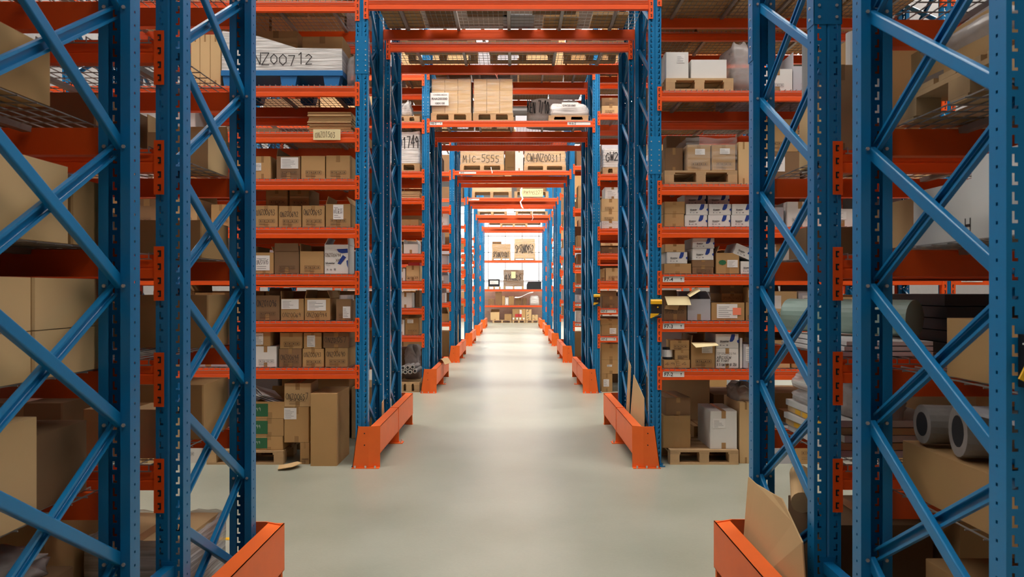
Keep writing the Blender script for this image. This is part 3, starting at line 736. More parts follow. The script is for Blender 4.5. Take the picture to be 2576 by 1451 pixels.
bay('second', 'left', 0, D, [
 (640, 696, 871, K(m=WHITE, look='plain white carton with small stamp')), (701, 759, 877, K(text='ONZ00694', m=CARDD, tz=.4, look='worn carton marked ONZ00694')), (760, 815, 877, K(text='ONZ00693', look='worn carton marked ONZ00693')), (817, 876, 875, K(text='ONZ00690', look='worn carton marked ONZ00690')),
 (640, 681, 834, K(on=0, label=(.05, .55, .1, .9), look='small carton on white carton', prints=False)), (703, 761, 837, K(on=1, look='carton stacked on top')), (763, 809, 837, K(on=2, label=(.2, .65, .1, .85), look='small carton with tall label', prints=False)),
 (812, 879, 837, K(on=3, text='ONZD057', m=CARDD, tz=.35, th=.35, look='dark carton marked ONZD057', prints=False))])
# floor level left
pallet(px(520, 7.25), px(712, 7.25), 7.25, .8, 0, 'wooden pallet under green marked cartons, second rack row left of tunnel')
bay('second', 'left', -1, 7.27, [
 (640, 712, 1097, K(lift=.138, green=True, dep=.5, look='brown carton with green panel', prints=False)), (640, 714, 1053, K(on=0, green=True, dep=.5, look='brown carton with green panel', prints=False)), (640, 716, 1010, K(on=1, green=True, open_='B', dep=.5, look='open carton with green panel', prints=False)),
 (780, 848, 990, K(dep=.55, back=-.08, open_='', look='tall plain tan carton beside the upright', prints=False, tape=False)), (754, 779, 1113, K(dep=.4, look='small narrow carton beneath leaning carton')),
 (714, 778, 1023, K(on=4, label=(0, .5, .65, .97), dep=.35, look='square carton with barcode label', prints=False)), (712, 780, 964, K(on=5, text='ONZ00657', tz=.3, dep=.35, m=CARDL, rz=.06, look='tilted carton marked ONZ00657'))])
for nm, (a_, b_, c_) in (('a', (650, 672, 1003)), ('b', (668, 692, 1001))): pass
mg = MB()
for i in range(4):
    M = Matrix.Translation((px(672, 7.4), 7.45, pz(1006, 7.4)+.02*i)) @ Matrix.Rotation(.35+.06*i, 4, 'Y') @ Matrix.Rotation(.3*i, 4, 'Z')
    o = build(MB().box(-.13, .13, -.1, .1, 0, .008, PAPER if i % 2 else GREYC, M), 'magazine'); tag(o, 'loose catalogue, %s from bottom in pile on green marked cartons' % ORL[i], 'catalogue', 'catalogues on the green marked cartons')
ck = MB()
for i, (x, y, r) in enumerate(((700, 7.05, .3),)):
    M = Matrix.Translation((px(733, 7.2), 7.28, .022)) @ Matrix.Rotation(-.14, 4, 'Y') @ Matrix.Rotation(.3, 4, 'Z')
    o = build(MB().prism([(-.1, -.1), (.03, -.12), (.12, -.02), (.08, .1), (-.02, .07), (-.09, .1)], 0, .006, CARDL, 'z'), 'torn_cardboard'); o.matrix_world = M; o.location.y -= .16; tag(o, 'torn cardboard scrap on the floor by the square carton', 'cardboard scrap')

# ---------------- second row, right of tunnel
zb = shelf_z('right', 5)
pallet(px(1675, D), px(1845, D), D, .8, zb, 'wooden pallet under two white boxes, sixth shelf right of tunnel', .12)
bay('second', 'right', 5, D+.03, [(1674, 1733, 131, K(m=WHITE, lift=.122, label=(.48, .82, .6, .9), look='tall white box', prints=False, tape=False)), (1738, 1829, 150, K(m=WHITE, lift=.122, look='wide white box', prints=False, tape=False))])
o = blob(px(1847, D), px(1900, D), D+.05, D+.75, zb, pz(84, D), WRAPS, 'wrapped_load', 8, amp=.1); tag(o, 'tall load in shiny silver film, sixth shelf right of tunnel', 'wrapped load')
zb = shelf_z('right', 4)
pallet(px(1672, D), px(1855, D), D, .8, zb, 'wooden pallet under cartons and clear film, fifth shelf right of tunnel', .13)
bay('second', 'right', 4, D+.04, [(1672, 1719, 372, K(m=CARDD, lift=.132, look='dark carton under clear film', prints=False, back=.1)), (1728, 1788, 364, K(lift=.132, label=(.34, .76, .62, .84), look='brown carton with small label')), (1790, 1851, 364, K(lift=.132, label=(.34, .76, .64, .86), look='brown carton with number stamp')),
 (1857, 1885, 357, K(m=CARDL, look='tall pale carton with cream panel', prints=False, dep=.3)), (1676, 1760, 342, K(m=CARDD, lift=.132, back=.56, dep=.2, look='large dark carton at back', prints=False))])
o = link('film_cover', None, None); shell(o, 1.668, 2.151, D+.03, D+.49, shelf_z('right', 4)+.14, pz(345, D), WRAP, 'clear_film'); tag(o, 'clear film cover over two brown cartons, fifth shelf right of tunnel', 'plastic film')
B = lambda lk, **k: K(m=WHITE, blue=True, prints=False, tape=False, look=lk, **k)
bay('second', 'right', 3, D, [
 (1670, 1722, 538, K(look='plain brown carton', prints=False)), (1722, 1780, 541, B('white bluestar carton')), (1781, 1838, 541, B('white bluestar carton')), (1839, 1896, 541, B('white bluestar carton')),
 (1670, 1724, 507, K(on=0, look='plain brown carton on another', prints=False)), (1725, 1782, 513, B('upper white bluestar carton', on=1)), (1783, 1840, 513, B('upper white bluestar carton', on=2)), (1841, 1898, 513, B('upper white bluestar carton', on=3)),
 (1722, 1777, 488, B('rearmost white bluestar carton', on=5, back=.14)), (1780, 1836, 488, B('rearmost white bluestar carton', on=6, back=.14))], dep=.36)
bay('second', 'right', 2, D, [
 (1669, 1740, 663, K(look='low brown carton with faint stamp', prints=False)), (1741, 1796, 672, K(m=CARDD, look='flat dark carton')), (1801, 1860, 636, K(open_='L', label=(.48, .94, .3, .66), look='open carton with green emblem', prints=False)), (1863, 1900, 657, B('white bluestar carton leaning')),
 (1676, 1730, 634, B('small white bluestar carton', on=0)), (1741, 1797, 654, K(on=1, m=CARDD, look='flat dark carton', prints=False)), (1741, 1796, 625, B('white bluestar carton', on=5)), (1742, 1798, 599, B('topmost white bluestar carton', on=6)), (1671, 1724, 614, K(on=4, m=CARDL, look='tan tape pack in clear film', prints=False))], dep=.36)
g = MB(); g.prism([(px(1807+10*math.cos(t/8*6.283), D), pz(660+6.5*math.sin(t/8*6.283), D)) for t in range(8)], D-.0012, D-.002, GREEN, 'y'); g.v = [(v[0]+.04, v[1], v[2]) for v in g.v]
ob = build(g, 'green_emblem'); par = [q for q in C.objects if q.get('label', '').startswith('open carton with green emblem')][0]; ob.parent = par; ob.location = -par.location
c = carton(-.11, .11, -.17, .34, 0, .105, WHITE, blue=True, prints=False, tape=False); c.location = (px(1870, D), D+.17, pz(650, D)+.01); c.rotation_euler = (0, math.radians(22), 0); place(c, 'tilted white bluestar carton', 'second', 'right', 2)
bay('second', 'right', 1, D, [
 (1669, 1728, 747, K(m=CARDD, open_='B', text='SPSONZ01220', tz=.3, th=.16, look='open dark carton with cream flap', prints=False)), (1729, 1788, 752, K(m=GREYC, open_='BR', look='open grey carton', prints=False)), (1789, 1874, 761, K(label=(.16, .78, .12, .92), look='carton with large label and coral sticker', prints=False)),
 (1876, 1900, 760, K(look='narrow brown carton')), (1814, 1870, 738, K(on=2, back=.15, text='SPSONZ01657', tz=.35, th=.3, look='low carton with handwriting', prints=False)), (1812, 1872, 718, K(on=4, m=CARDD, back=.15, look='flat dark carton on top', prints=False)), (1880, 1902, 722, K(on=3, label=(.1, .9, .3, .8), look='narrow labelled carton on top', prints=False))])
par = [q for q in C.objects if q.get('label', '').startswith('carton with large label')][0]
st = rects([(px(1843, D), px(1864, D), pz(792, D), pz(774, D))], D-.004, STICK, 'coral_sticker', None, .001); st.parent = par; st.location = -par.location; st['label'] = 'coral pink sticker'
par = [q for q in C.objects if q.get('label', '').startswith('open dark carton with cream')][0]
for nm, pts, mt in (('cream_flap', [(1672, 745), (1732, 745), (1736, 767), (1677, 767)], CREAM), ('side_flap', [(1728, 741), (1752, 721), (1759, 731), (1733, 747)], CREAM), ('packing_paper', [(1675, 768), (1709, 768), (1704, 780), (1672, 777)], CARDL)):
    m_ = MB(); off = .05 if nm != 'packing_paper' else .006; A = [(px(x, D), D-off*(1 if j > 1 else .1), pz(y, D)) for j, (x, y) in enumerate(pts)]; Bq = [(a[0], a[1]+.004, a[2]) for a in A]
    m_.poly(A, mt); m_.poly(Bq[::-1], mt)
    for i in range(4): m_.poly([A[i], Bq[i], Bq[(i+1) % 4], A[(i+1) % 4]], mt)
    ob = build(m_, nm, par); ob.location = -par.location
bay('second', 'right', 0, D, [
 (1668, 1737, 905, K(text='49E4', tz=.3, th=.4, look='low carton marked 49E4', prints=False)), (1738, 1799, 863, K(open_='BL', label=(.45, .9, .6, .9), look='open carton with pale flap')), (1800, 1859, 876, K(m=WHITE, text='SPSNZ02594', tz=.68, th=.12, look='white carton covered in handwriting', prints=False)),
 (1861, 1868, 850, K(m=WHITE, look='thin upright white carton', prints=False, tape=False)), (1869, 1900, 866, K(m=GREYC, label=(.2, .9, .3, .9), look='pale grey carton', prints=False)),
 (1800, 1859, 840, B('white bluestar carton on top', on=2)), (1697, 1735, 880, K(on=0, look='small brown carton', dep=.2)), (1685, 1735, 856, K(on=6, look='small brown carton at top', dep=.2))])
par = [q for q in C.objects if q.get('label', '').startswith('white carton covered')][0]
for t_, z_, a_ in (('ARCGEW', .45, .7), ('AS FIGHT', .3, .6), ('X 5 CARTON OF 250', .1, .95)): write(t_, -.1, -.1+.2*a_, z_*.2, .024, -.213, INK, .0016, parent=par)
par = [q for q in C.objects if q.get('label', '').startswith('open carton with pale flap')][0]
m_ = MB(); A = [(px(x, D), D-yy, pz(y, D)) for x, y, yy in ((1739, 862, 0), (1800, 862, 0), (1803, 868, .07), (1746, 873, .08))]; Bq = [(a[0], a[1], a[2]+.004) for a in A]; m_.poly(A, CREAM); m_.poly(Bq[::-1], CREAM)
for i in range(4): m_.poly([A[i], Bq[i], Bq[(i+1) % 4], A[(i+1) % 4]], CREAM)
ob = build(m_, 'pale_flap', par); ob.location = -par.location
tr = MB(); tr.tube([(px(1682, D), D+.02, pz(902, D)), (px(1682, D), D+.02, pz(872, D))], .048, BLACK, 20); o = build(tr, 'tape_roll'); zt = pz(905, D)+.003; o.location = (0, .04, zt-pz(902, D))
mb = MB(); mb.tube([(px(1682, D), D+.02, pz(896, D)), (px(1682, D), D+.02, pz(878, D))], .0495, PAPER, 20, False); build(mb, 'paper_band', o)
tag(o, 'black tape roll with white paper band on low carton, lowest shelf right', 'tape roll')
# floor level right
pallet(px(1686, 7.25), px(1858, 7.25), 7.25, .9, 0, 'wooden pallet on the floor, second rack row right of tunnel', .14)
bay('second', 'right', -1, 7.3, [(1667, 1738, 1046, K(lift=.142, dep=.5, back=.05, look='brown carton at pallet corner', prints=False)), (1667, 1733, 1000, K(on=0, dep=.5, back=.08, m=CARDD, rz=.1, look='dark carton lid tilted', prints=False)),
 (1786, 1855, 1034, K(lift=.142, m=WHITE, dep=.5, label=(.1, .55, .55, .8), look='white box with printed label', prints=False)), (1860, 1893, 1012, K(m=CARDL, dep=.55, look='tall pale carton on floor', prints=False)), (1745, 1775, 1072, K(lift=.142, back=.6, look='small carton at pallet back'))])
o = blob(px(1840, 7.5), px(1895, 7.5), 7.35, 7.8, pz(1012, 7.3), pz(960, 7.5), WRAPS, 'plastic_bundle', 12, amp=.3); tag(o, 'crinkled clear plastic on the tall pale carton, floor level right', 'plastic bundle')

# shelf address labels
def addr(x0, D_, z, txt, arrow=1, w=.205, label=None, m=PAPER):
    o = rects([(x0, x0+w, z-.022, z+.030)], D_-.0065, m, 'address_label', None, .0012)
    print_text(txt, .048, x0+.012, D_-.0085, z-.013, INK, o)
    if arrow:
        ax = x0+w-.03; mb = MB(); mb.box(ax-.002, ax+.002, D_-.0085, D_-.008, z-.008, z+.012, INK)
        mb.prism([(ax-.009, z+.008), (ax+.009, z+.008), (ax, z+.019)], D_-.0085, D_-.008, INK, 'y'); build(mb, 'arrow', o)
    tag(o, label or 'white shelf label reading %s on orange beam' % txt, 'shelf label', 'shelf address labels'); return o
for i, t in ((0, 'F7-2'), (1, 'F7-3'), (2, 'F7-4')): addr(XRo+.015, R0[1], LR[i], t)
addr(XRo+BAY+UW+.06, R0[1], LR[2], 'F8-4'); addr(XLo-BAY+.02, R0[1], LL[2], 'F5-4')
for i, t in ((0, 'H7-2'), (1, 'H7-3')): addr(XRo+.01, R0[2], LR[i], t, w=.26)
for i, t in enumerate(('J7-2', 'J7-3', 'J7-4', 'J7-5', 'J7-6')): addr(XRo+.01, R0[3], LR[i], t, w=.3)
addr(XL+.01, R0[2], LT[0], 'H6-2', w=.21); o = addr(XR-.42, R0[2], LT[0], ' H-6-2', 0, .38)
addr(XL+.11, R0[3], LT[0], ' J-6-2', 0, .4); addr(XL+.02, R0[4], LT[0], 'K6-2', 0, .32)

# ---------------- third row, beside and over the tunnel
D = 12.43
zt = LT[0]+DT
for i, (x0, x1, lk) in enumerate(((1084, 1186, 'left'), (1190, 1291, 'middle'))):
    pallet(px(x0, D), px(x1, D), D, .8, zt, 'wooden pallet over the tunnel, %s, third rack row' % lk, .13)
    o = link('carton_stack', None, None); e = px(x0, D)+.01; wd = (px(x1, D)-px(x0, D)-.02)/3; n = 0; zz = zt+.133; hh = (pz(198, D)-zz)/3
    for r_ in range(3):
        for c_ in range(3):
            c = carton(e+c_*wd+.002, e+(c_+1)*wd-.002, D+.02, .7, zz+r_*hh, zz+(r_+1)*hh-.002, CARDL, prints=False, tape=False)
            tag(c, 'tan carton, %s row up, %s from left, on %s pallet over third row tunnel' % (ORL[r_], ORL[c_], lk), 'carton', 'wrapped tan cartons over the tunnel')
    shell(o, e-.004, e+3*wd+.002, D+.01, D+.73, zt+.134, pz(196, D), WRAP, 'clear_film', i); tag(o, 'clear stretch film around %s tan carton stack over the tunnel' % lk, 'stretch film')
    o.name = 'stretch_film'
o = rects([(px(1083, D), px(1129, D), pz(266, D), pz(234, D))], D-.02, PAPER, 'paper_sign', None, .001)
print_text('RHA200300', .052, px(1086, D), D-.023, pz(252, D), INK, o); print_text('100X100', .045, px(1094, D), D-.023, pz(263, D), INK, o); print_text('CINEMA MEDIA', .034, px(1090, D), D-.023, pz(241, D), PRINTG, o)
tag(o, 'white paper sign RHA200300 on wrapped tan cartons over the tunnel', 'sign')
o = blob(px(1322, D), px(1482, D), D+.35, D+.8, zt, pz(231, D), BAGG, 'covered_load', 21, amp=.08, sag=.15); tag(o, 'grey covered load with black scrawl over the third row tunnel', 'covered load')
write('KEN 7/10', px(1328, D), px(1385, D), pz(272, D), .2, D+.33, INK, .01, parent=o)
pallet(px(1380, D), px(1480, D), D, .34, zt, 'shallow wooden pallet under white plastic bundle over third row tunnel', .09)
o = blob(px(1378, D), px(1486, D), D+.01, D+.32, zt+.092, pz(256, D), WRAPW, 'plastic_bundle', 22, amp=.22); tag(o, 'white plastic wrapped bundle with GW201060 slip over tunnel', 'plastic bundle')
s = rects([(px(1413, D), px(1455, D), pz(270, D), pz(258, D))], D-.01, PAPER, 'paper_slip', o); print_text('GW201060', .045, px(1415, D), D-.013, pz(268, D), INK, s)
# side bays of third row
def bayD(D): 
    return D
bay('third', 'left', 0, D, [(1004, 1018, 805, K(m=WHITE, look='white carton at frame edge', prints=False)), (1019, 1054, 800, K(open_='B', label=(.15, .6, .7, .92), look='brown open carton beside blue upright'))])
bay('third', 'left', 1, D, [(1002, 1037, 736, K(m=WHITE, look='wide white carton', prints=False)), (1045, 1056, 730, K(m=CARDD, look='dark narrow carton', back=.3))])
bay('third', 'left', 2, D, [(1004, 1020, 675, K(m=WHITE, look='white carton with star mark', prints=False)), (1021, 1056, 668, K(m=CARDL, text='GW201769', tz=.08, th=.2, look='pale carton marked GW201769', prints=False)), (1026, 1056, 660, K(on=1, m=REDP, look='flat red printed carton on top', prints=False, tape=False))])
bay('third', 'left', 3, D, [(1004, 1013, 615, K(look='narrow brown carton by frame')), (1015, 1052, 614, K(m=WHITE, open_='LRB', look='open white carton with star mark', prints=False))])
bay('third', 'left', 4, D, [(1004, 1054, 552, K(look='low brown carton', prints=False))])
for i in range(4):
    z = shelf_z('left', 5)+i*.028; c = build(MB().box(px(1003, D), px(1056, D), D, D+.6, z, z+.02, CARDL), 'flattened_carton'); tag(c, 'flattened carton, %s up, on sixth shelf left of tunnel, third rack row' % ORL[i], 'flattened carton', 'flattened cartons third row')
pallet(px(960, D), px(1056, D), D, .8, shelf_z('left', 6), 'wooden pallet under white load marked 01749, third rack row left', .13)
z_ = shelf_z('left', 6)+.133; o = build(MB().box(px(962, D), px(1054, D), D+.01, D+.78, z_, pz(333, D), WHITE), 'wrapped_load'); shell(o, px(962, D)-.01, px(1054, D)+.01, D, D+.79, z_, pz(331, D), WRAPW)
write('01749', px(1004, D), px(1055, D), pz(373, D), .19, D-.014, INK, .008, parent=o); tag(o, 'white wrapped load marked 01749 left of tunnel, third rack row', 'wrapped load')
pallet(px(990, D), px(1056, D), D, .8, shelf_z('left', 7), 'wooden pallet under crumpled white bag, third rack row left', .1)
o = blob(px(1000, D), px(1035, D), D+.02, D+.5, shelf_z('left', 7)+.102, pz(246, D), WRAPW, 'plastic_bundle', 31, amp=.3); tag(o, 'crumpled white plastic bag on high pallet left of tunnel, third rack row', 'plastic bundle')
pallet(px(1002, D), px(1056, D), D-.03, .8, 0, 'wooden pallet under grey tubes, third rack row left', .16)
sp_ = []; lb_ = []
for i, (x, y) in enumerate(((1008, 938), (1020, 938), (1032, 938), (1044, 936), (1014, 928), (1026, 927), (1038, 926))):
    sp_.append(((px(x, D), D-.02, pz(y, D)+.02), (px(x, D)+.03, D+.45, pz(y, D)+.02), .036)); lb_.append('grey cardboard tube, %s in pile on pallet left of tunnel, third rack row' % ORL[i])
tubes('cardboard_tube', 'tube', sp_, PIPE, lb_, group='grey tubes on the pallet')
o = blob(px(1003, D), px(1050, D), D+.48, D+.8, .162, .75, BAGG, 'sack', 33, amp=.3); tag(o, 'dark grey crumpled sack behind the tubes, third rack row left', 'sack')
bay('third', 'right', 0, D, [(1512, 1560, 817, K(label=(.45, .8, .15, .7), look='brown carton with square label', prints=False)), (1510, 1560, 803, K(on=0, look='wide brown carton on top', prints=False))])
bay('third', 'right', 1, D, [(1514, 1560, 745, K(m=CARDD, look='dark film covered carton')), ])
bay('third', 'right', 2, D, [(1511, 1522, 677, K(look='narrow carton with tape')), (1523, 1562, 674, K(look='square brown carton', m=CARDL))])
bay('third', 'right', 3, D, [(1511, 1560, 622, K(m=CARDD, look='dark low carton'))])
bay('third', 'right', 4, D, [(1512, 1560, 556, K(m=WHITE, text='CDLCO', inkm=REDINK, look='white wrapped pack with red writing', prints=False)), (1511, 1560, 532, K(on=0, m=CARDL, look='tan carton wrapped in film')), (1512, 1560, 500, K(on=1, m=CARDL, look='tan carton wrapped in film')), (1521, 1562, 471, K(on=2, m=WHITE, look='white carton with small text', label=(.1, .9, .2, .8)))])
pallet(px(1516, D), px(1580, D), D, .8, shelf_z('right', 5), 'wooden pallet under white load marked GW2, third rack row right', .11)
z_ = shelf_z('right', 5)+.113; o = build(MB().box(px(1518, D), px(1580, D), D+.01, D+.78, z_, pz(376, D), WHITE), 'wrapped_load'); shell(o, px(1517, D), px(1582, D), D, D+.79, z_, pz(374, D), WRAPW)
write('GW2', px(1524, D), px(1556, D), pz(405, D), .13, D-.014, INK, .007, parent=o); tag(o, 'white wrapped load marked GW2 right of tunnel, third rack row', 'wrapped load')
bay('third', 'right', 6, D, [(1513, 1560, 266, K(m=CARDL, look='pale carton open at front')), (1513, 1560, 246, K(on=0, m=CARDD, look='dark brown carton'))])
bay('third', 'right', -1, D, [(1512, 1541, 940, K(label=(.2, .7, .3, .7), look='small labelled carton on floor', prints=False)), (1512, 1562, 905, K(on=0, label=(.3, .55, .5, .65), look='wide brown carton in stack', prints=False)), (1512, 1562, 865, K(on=1, look='wide brown carton in stack', prints=False))])

# ---------------- fourth and later rows over the tunnel
def wrapped(x0, x1, yt, D, zt, txt, label, plabel, m=CARDL, ph=.13, inkz=.45, sub=None, layers=0, wm=WRAP, font=1):
    pallet(px(x0, D), px(x1, D), D, .8, zt, plabel, ph)
    z0 = zt+ph+.002; a, b = px(x0, D)+.01, px(x1, D)-.01; z1 = pz(yt, D); mb = MB(); n = max(1, layers)
    for i in range(n):
        e = .012*(i % 2); mb.box(a+e, b-e, D+.02, D+.78, z0+(z1-z0)*i/n, z0+(z1-z0)*(i+1)/n-.004, m)
    o = build(mb, 'wrapped_load'); shell(o, a-.01, b+.01, D+.004, D+.79, z0, z1+.005, wm, seed=int(x0))
    if txt: write(txt, a+(b-a)*.06, b-(b-a)*.08, z0+(z1-z0)*inkz, (z1-z0)*.38, D-.012, INK, (z1-z0)*.014, parent=o)
    if sub: write(sub, a+(b-a)*.2, b-(b-a)*.4, z0+(z1-z0)*.8, (z1-z0)*.18, D-.012, INK, (z1-z0)*.01, parent=o)
    tag(o, label, 'wrapped load'); return o
D = 17.62; zt = LT[0]+DT
wrapped(1157, 1268, 366, D, zt, 'MIC-5555', 'brown wrapped pallet load marked MIC-5555 over fourth row tunnel', 'wooden pallet under the load marked MIC-5555', ph=.14, m=CARDL, inkz=.12)
wrapped(1318, 1424, 366, D, zt, 'CWHNZ00311', 'banded pallet load marked OVERS CWHNZ00311 over fourth row tunnel', 'wooden pallet under the load marked CWHNZ00311', sub='OVERS', layers=5, inkz=.18)
bay_D = D
c = carton(px(1270, D), px(1302, D), D+.3, .4, zt, pz(372, D)); tag(c, 'brown carton between the two marked loads over fourth row tunnel', 'carton')
c = carton(px(1296, D), px(1316, D), D, .28, zt, pz(376, D), WHITE, prints=False); tag(c, 'white carton between the two marked loads over fourth row tunnel', 'carton')
D = 22.8
wrapped(1187, 1287, 440, D, zt, 'SOLO', 'long pale wrapped load marked SOLO over fifth row tunnel', 'wooden pallet under the load marked SOLO', ph=.2, inkz=.5)
pallet(px(1294, D), px(1380, D), D, .8, zt, 'wooden pallet behind the cream sign over fifth row tunnel', .2)
o = rects([(px(1308, D), px(1366, D), pz(495, D), pz(475, D))], D-.02, CREAM, 'card_sign', None, .002); write('PM995227', px(1318, D), px(1365, D), pz(489, D), .11, D-.024, PRINT, .004, parent=o); tag(o, 'cream card sign marked PM995227 over fifth row tunnel', 'sign')
c = carton(px(1300, D), px(1372, D), D+.05, .6, zt+.203, pz(470, D), CARDD); tag(c, 'dark flat carton above the cream sign over fifth row tunnel', 'carton')
D = 27.98
wrapped(1201, 1275, 525, D, zt, 'XX', 'sagging white wrapped load over sixth row tunnel', 'wooden pallet under the sagging white wrapped load', m=WHITE, wm=WRAPW)
pallet(px(1297, D), px(1378, D), D, .8, zt, 'wooden pallet under a row of small white boxes', .14)
for i in range(4):
    c = carton(px(1292+20*i, D), px(1311+20*i, D), D, .4, zt+.143, pz(522, D), WHITE, prints=False, tape=False); tag(c, 'small white box, %s from left, over sixth row tunnel' % ORL[i], 'carton', 'small white boxes over sixth row')
D = 33.16
pallet(px(1258, D), px(1327, D), D, .8, zt, 'wooden pallet lying over the seventh row tunnel', .14)
o = blob(px(1228, D), px(1365, D), D+.1, D+.8, zt+(.145), pz(556, D), CARDD, 'covered_load', 44, amp=.1); tag(o, 'low dark covered load over the seventh row tunnel', 'covered load')

# ---------------- goods over the second-row tunnel, seen from below
D = R0[1]; zt = LT[0]+DT
rs = random.Random(3)
for i, (x0, x1, y0, y1, m_) in enumerate(((-1.35, -.95, .1, .85, CARD), (-.9, -.62, .05, .8, CARDD), (-.48, -.05, .1, .5, CARDD), (-.12, .2, .45, .86, GREYC), (.18, .62, .05, .45, CARDD), (.3, .66, .5, .85, CARD), (.72, 1.08, .0, .32, CARDD), (.8, 1.16, .45, .85, CARD))):
    c = build(MB().box(x0, x1, D+y0, D+y1, zt, zt+.012+.02*(i % 3), m_), 'cardboard_sheet'); c.rotation_euler = (0, 0, 0)
    tag(c, 'cardboard sheet seen from below through tunnel deck, %s from left, second rack row' % ORL[i], 'cardboard sheet', 'cardboard sheets over the tunnel')
D += GAP
pallet(-1.3, -.45, D+.04, .8, zt, 'left wooden pallet above tunnel, far half of second rack row', .14)
pallet(-.3, .5, D+.04, .8, zt, 'middle wooden pallet above tunnel, far half of second rack row', .14)
pallet(.6, 1.24, D+.04, .8, zt, 'right wooden pallet above tunnel, far half of second rack row', .14)

# ---------------- generic stock
BACK = MB()  # deep shelf stock together with unseen cartons added to block light
def fill(k, side, lev, D, xa, xb, seed, hmax=.34, row=None, dens=1, wr=(.24, .48), dep=.5, what='', detail=True):
    r = random.Random(seed); x = xa+r.uniform(0, .06); zs = shelf_z(side, lev); n = 0
    lv = LL if side == 'left' else LR
    gap = ((lv[lev+1] if lev+1 < len(lv) else lv[lev]+.8)-.06)-zs if lev >= 0 else lv[0]-.06
    while x < xb-.15:
        w = min(r.uniform(*wr), xb-x-.01)
        if r.random() < dens:
            h = min(r.uniform(.5, .95)*hmax, gap-.05); m = r.choice([CARD, CARD, CARD, CARDD, CARDL, WHITE, GREYC])
            if not detail and what:
                y_ = D+r.uniform(0, .05); BACK.box(x, x+w, y_, y_+dep, zs, zs+h, m)
                if h < gap*.6: BACK.box(x+.02, x+w-.03, y_+.02, y_+dep, zs+h+.003, min(zs+h*1.9, zs+gap-.04), CARD)
                x += w+r.uniform(.01, .06); continue
            op = r.choice([0, 0, 0, 'LRB', 'B']) if detail else 0
            c = carton(x, x+w, D+r.uniform(0, .05), dep, zs, zs+h, m, open_=op, label=((.1, .6, .4, .85) if r.random() < .35 and detail else None), prints=detail, tape=detail, seed=seed)
            nm = {CARD.name: 'brown', CARDD.name: 'dark brown', CARDL.name: 'pale tan', WHITE.name: 'white', GREYC.name: 'grey'}[m.name]
            key = (k, side, lev, what); i = counters.get(key, 0); counters[key] = i+1
            tag(c, '%s%s carton, %s along %s, %s rack row%s' % ('open ' if op else '', nm, ORL[i], (ORD[lev]+' shelf' if lev >= 0 else 'floor'), ROWS[k], ' '+(what+' ' if what else '')+side), 'carton', 'cartons on the racks')
            if h < gap*.5 and r.random() < .5 and not op:
                h2 = min(h, gap-h-.06)
                if h2 > .1:
                    c = carton(x+.01, x+w-.02, D+.04, dep*.9, zs+h+.003, zs+h+h2, CARD, prints=detail, tape=detail, seed=seed+1); counters[key] += 1
                    tag(c, 'brown carton stacked on another, %s along %s, %s rack row %s' % (ORL[i+1], (ORD[lev]+' shelf' if lev >= 0 else 'floor'), ROWS[k], (what+' ' if what else '')+side), 'carton', 'cartons on the racks')
        x += w+r.uniform(.01, .06)
# hidden stretch of second row left, seen between the near frames
for lev in range(0, 6): fill(1, 'left', lev, 7.25, px(205, 7.25), px(520 if lev not in (0, 1, 2) else 580, 7.25), 100+lev, what='outer')
fill(1, 'left', -1, 7.3, px(205, 7.25), px(500, 7.25), 99, .6, what='outer')
for lev in range(-1, 6): fill(1, 'right', lev, 7.25, px(1905, 7.25), XRo+BAY-.02, 120+lev, what='outer', hmax=.5 if lev < 0 else .34)
# back halves and hidden third-row bays: bigger cartons added to keep the depth dark
for lev in range(-1, 6): fill(1, 'left', lev, R0[1]+GAP+.05, XLo-2.65, XLo-.05, 140+lev, .38 if lev >= 0 else .8, wr=(.5, .85), dep=.7, what='rear', detail=False, dens=.92)
for lev in range(-1, 6): fill(1, 'right', lev, R0[1]+GAP+.05, XRo+.05, XRo+2.65, 160+lev, .38 if lev >= 0 else .8, wr=(.5, .85), dep=.7, what='rear', detail=False, dens=.92)
for lev in range(-1, 6): fill(2, 'left', lev, R0[2]+.08, XLo-2.6, XLo-.55, 400+lev, .38 if lev >= 0 else .8, wr=(.5, .85), dep=.7, what='outer', detail=False, dens=.95)
for lev in range(-1, 6): fill(2, 'right', lev, R0[2]+.08, XRo+.55, XRo+2.6, 420+lev, .38 if lev >= 0 else .8, wr=(.5, .85), dep=.7, what='outer', detail=False, dens=.95)
for k in range(0, 7):  # upper-level stock, added to block the roof light and darken the shelves
    for h in (0, GAP):
        for n, (xa, xb, z) in enumerate(((XLo-2.65, XLo-.05, LL[6] if k == 0 else LL[7]), (XRo+.05, XRo+2.65, LR[5] if k == 0 else LR[6]), (XLo-2.65, XLo-.05, LL[8]), (XRo+.05, XRo+2.65, LR[7]), (XL+.05, XR-.05, LT[1]))):
            if (k == 0 and n > 1) or (n == 4 and k > 3) or (k > 4 and n in (0, 2)) or (k > 4 and n == 3) or (k == 1 and h == 0 and n in (0, 4)): continue
            if k == 2 and h == 0 and n == 0: xb = XLo-.8
            if k == 2 and h == 0 and n == 1: xa = XRo+.7
            r_ = random.Random(k*31+n*7+int(h)); x = xa
            if k >= 3 and h > 0 and n < 4: continue
            while x < xb-.3:
                w_ = min(r_.uniform(.5, .95), xb-x); BACK.box(x, x+w_, R0[k]+h+.08, R0[k]+h+.86, z+DT+.001, z+DT+r_.uniform(.35, .62), r_.choice([CARD, CARDD, CARDL, GREYC])); x += w_+.03
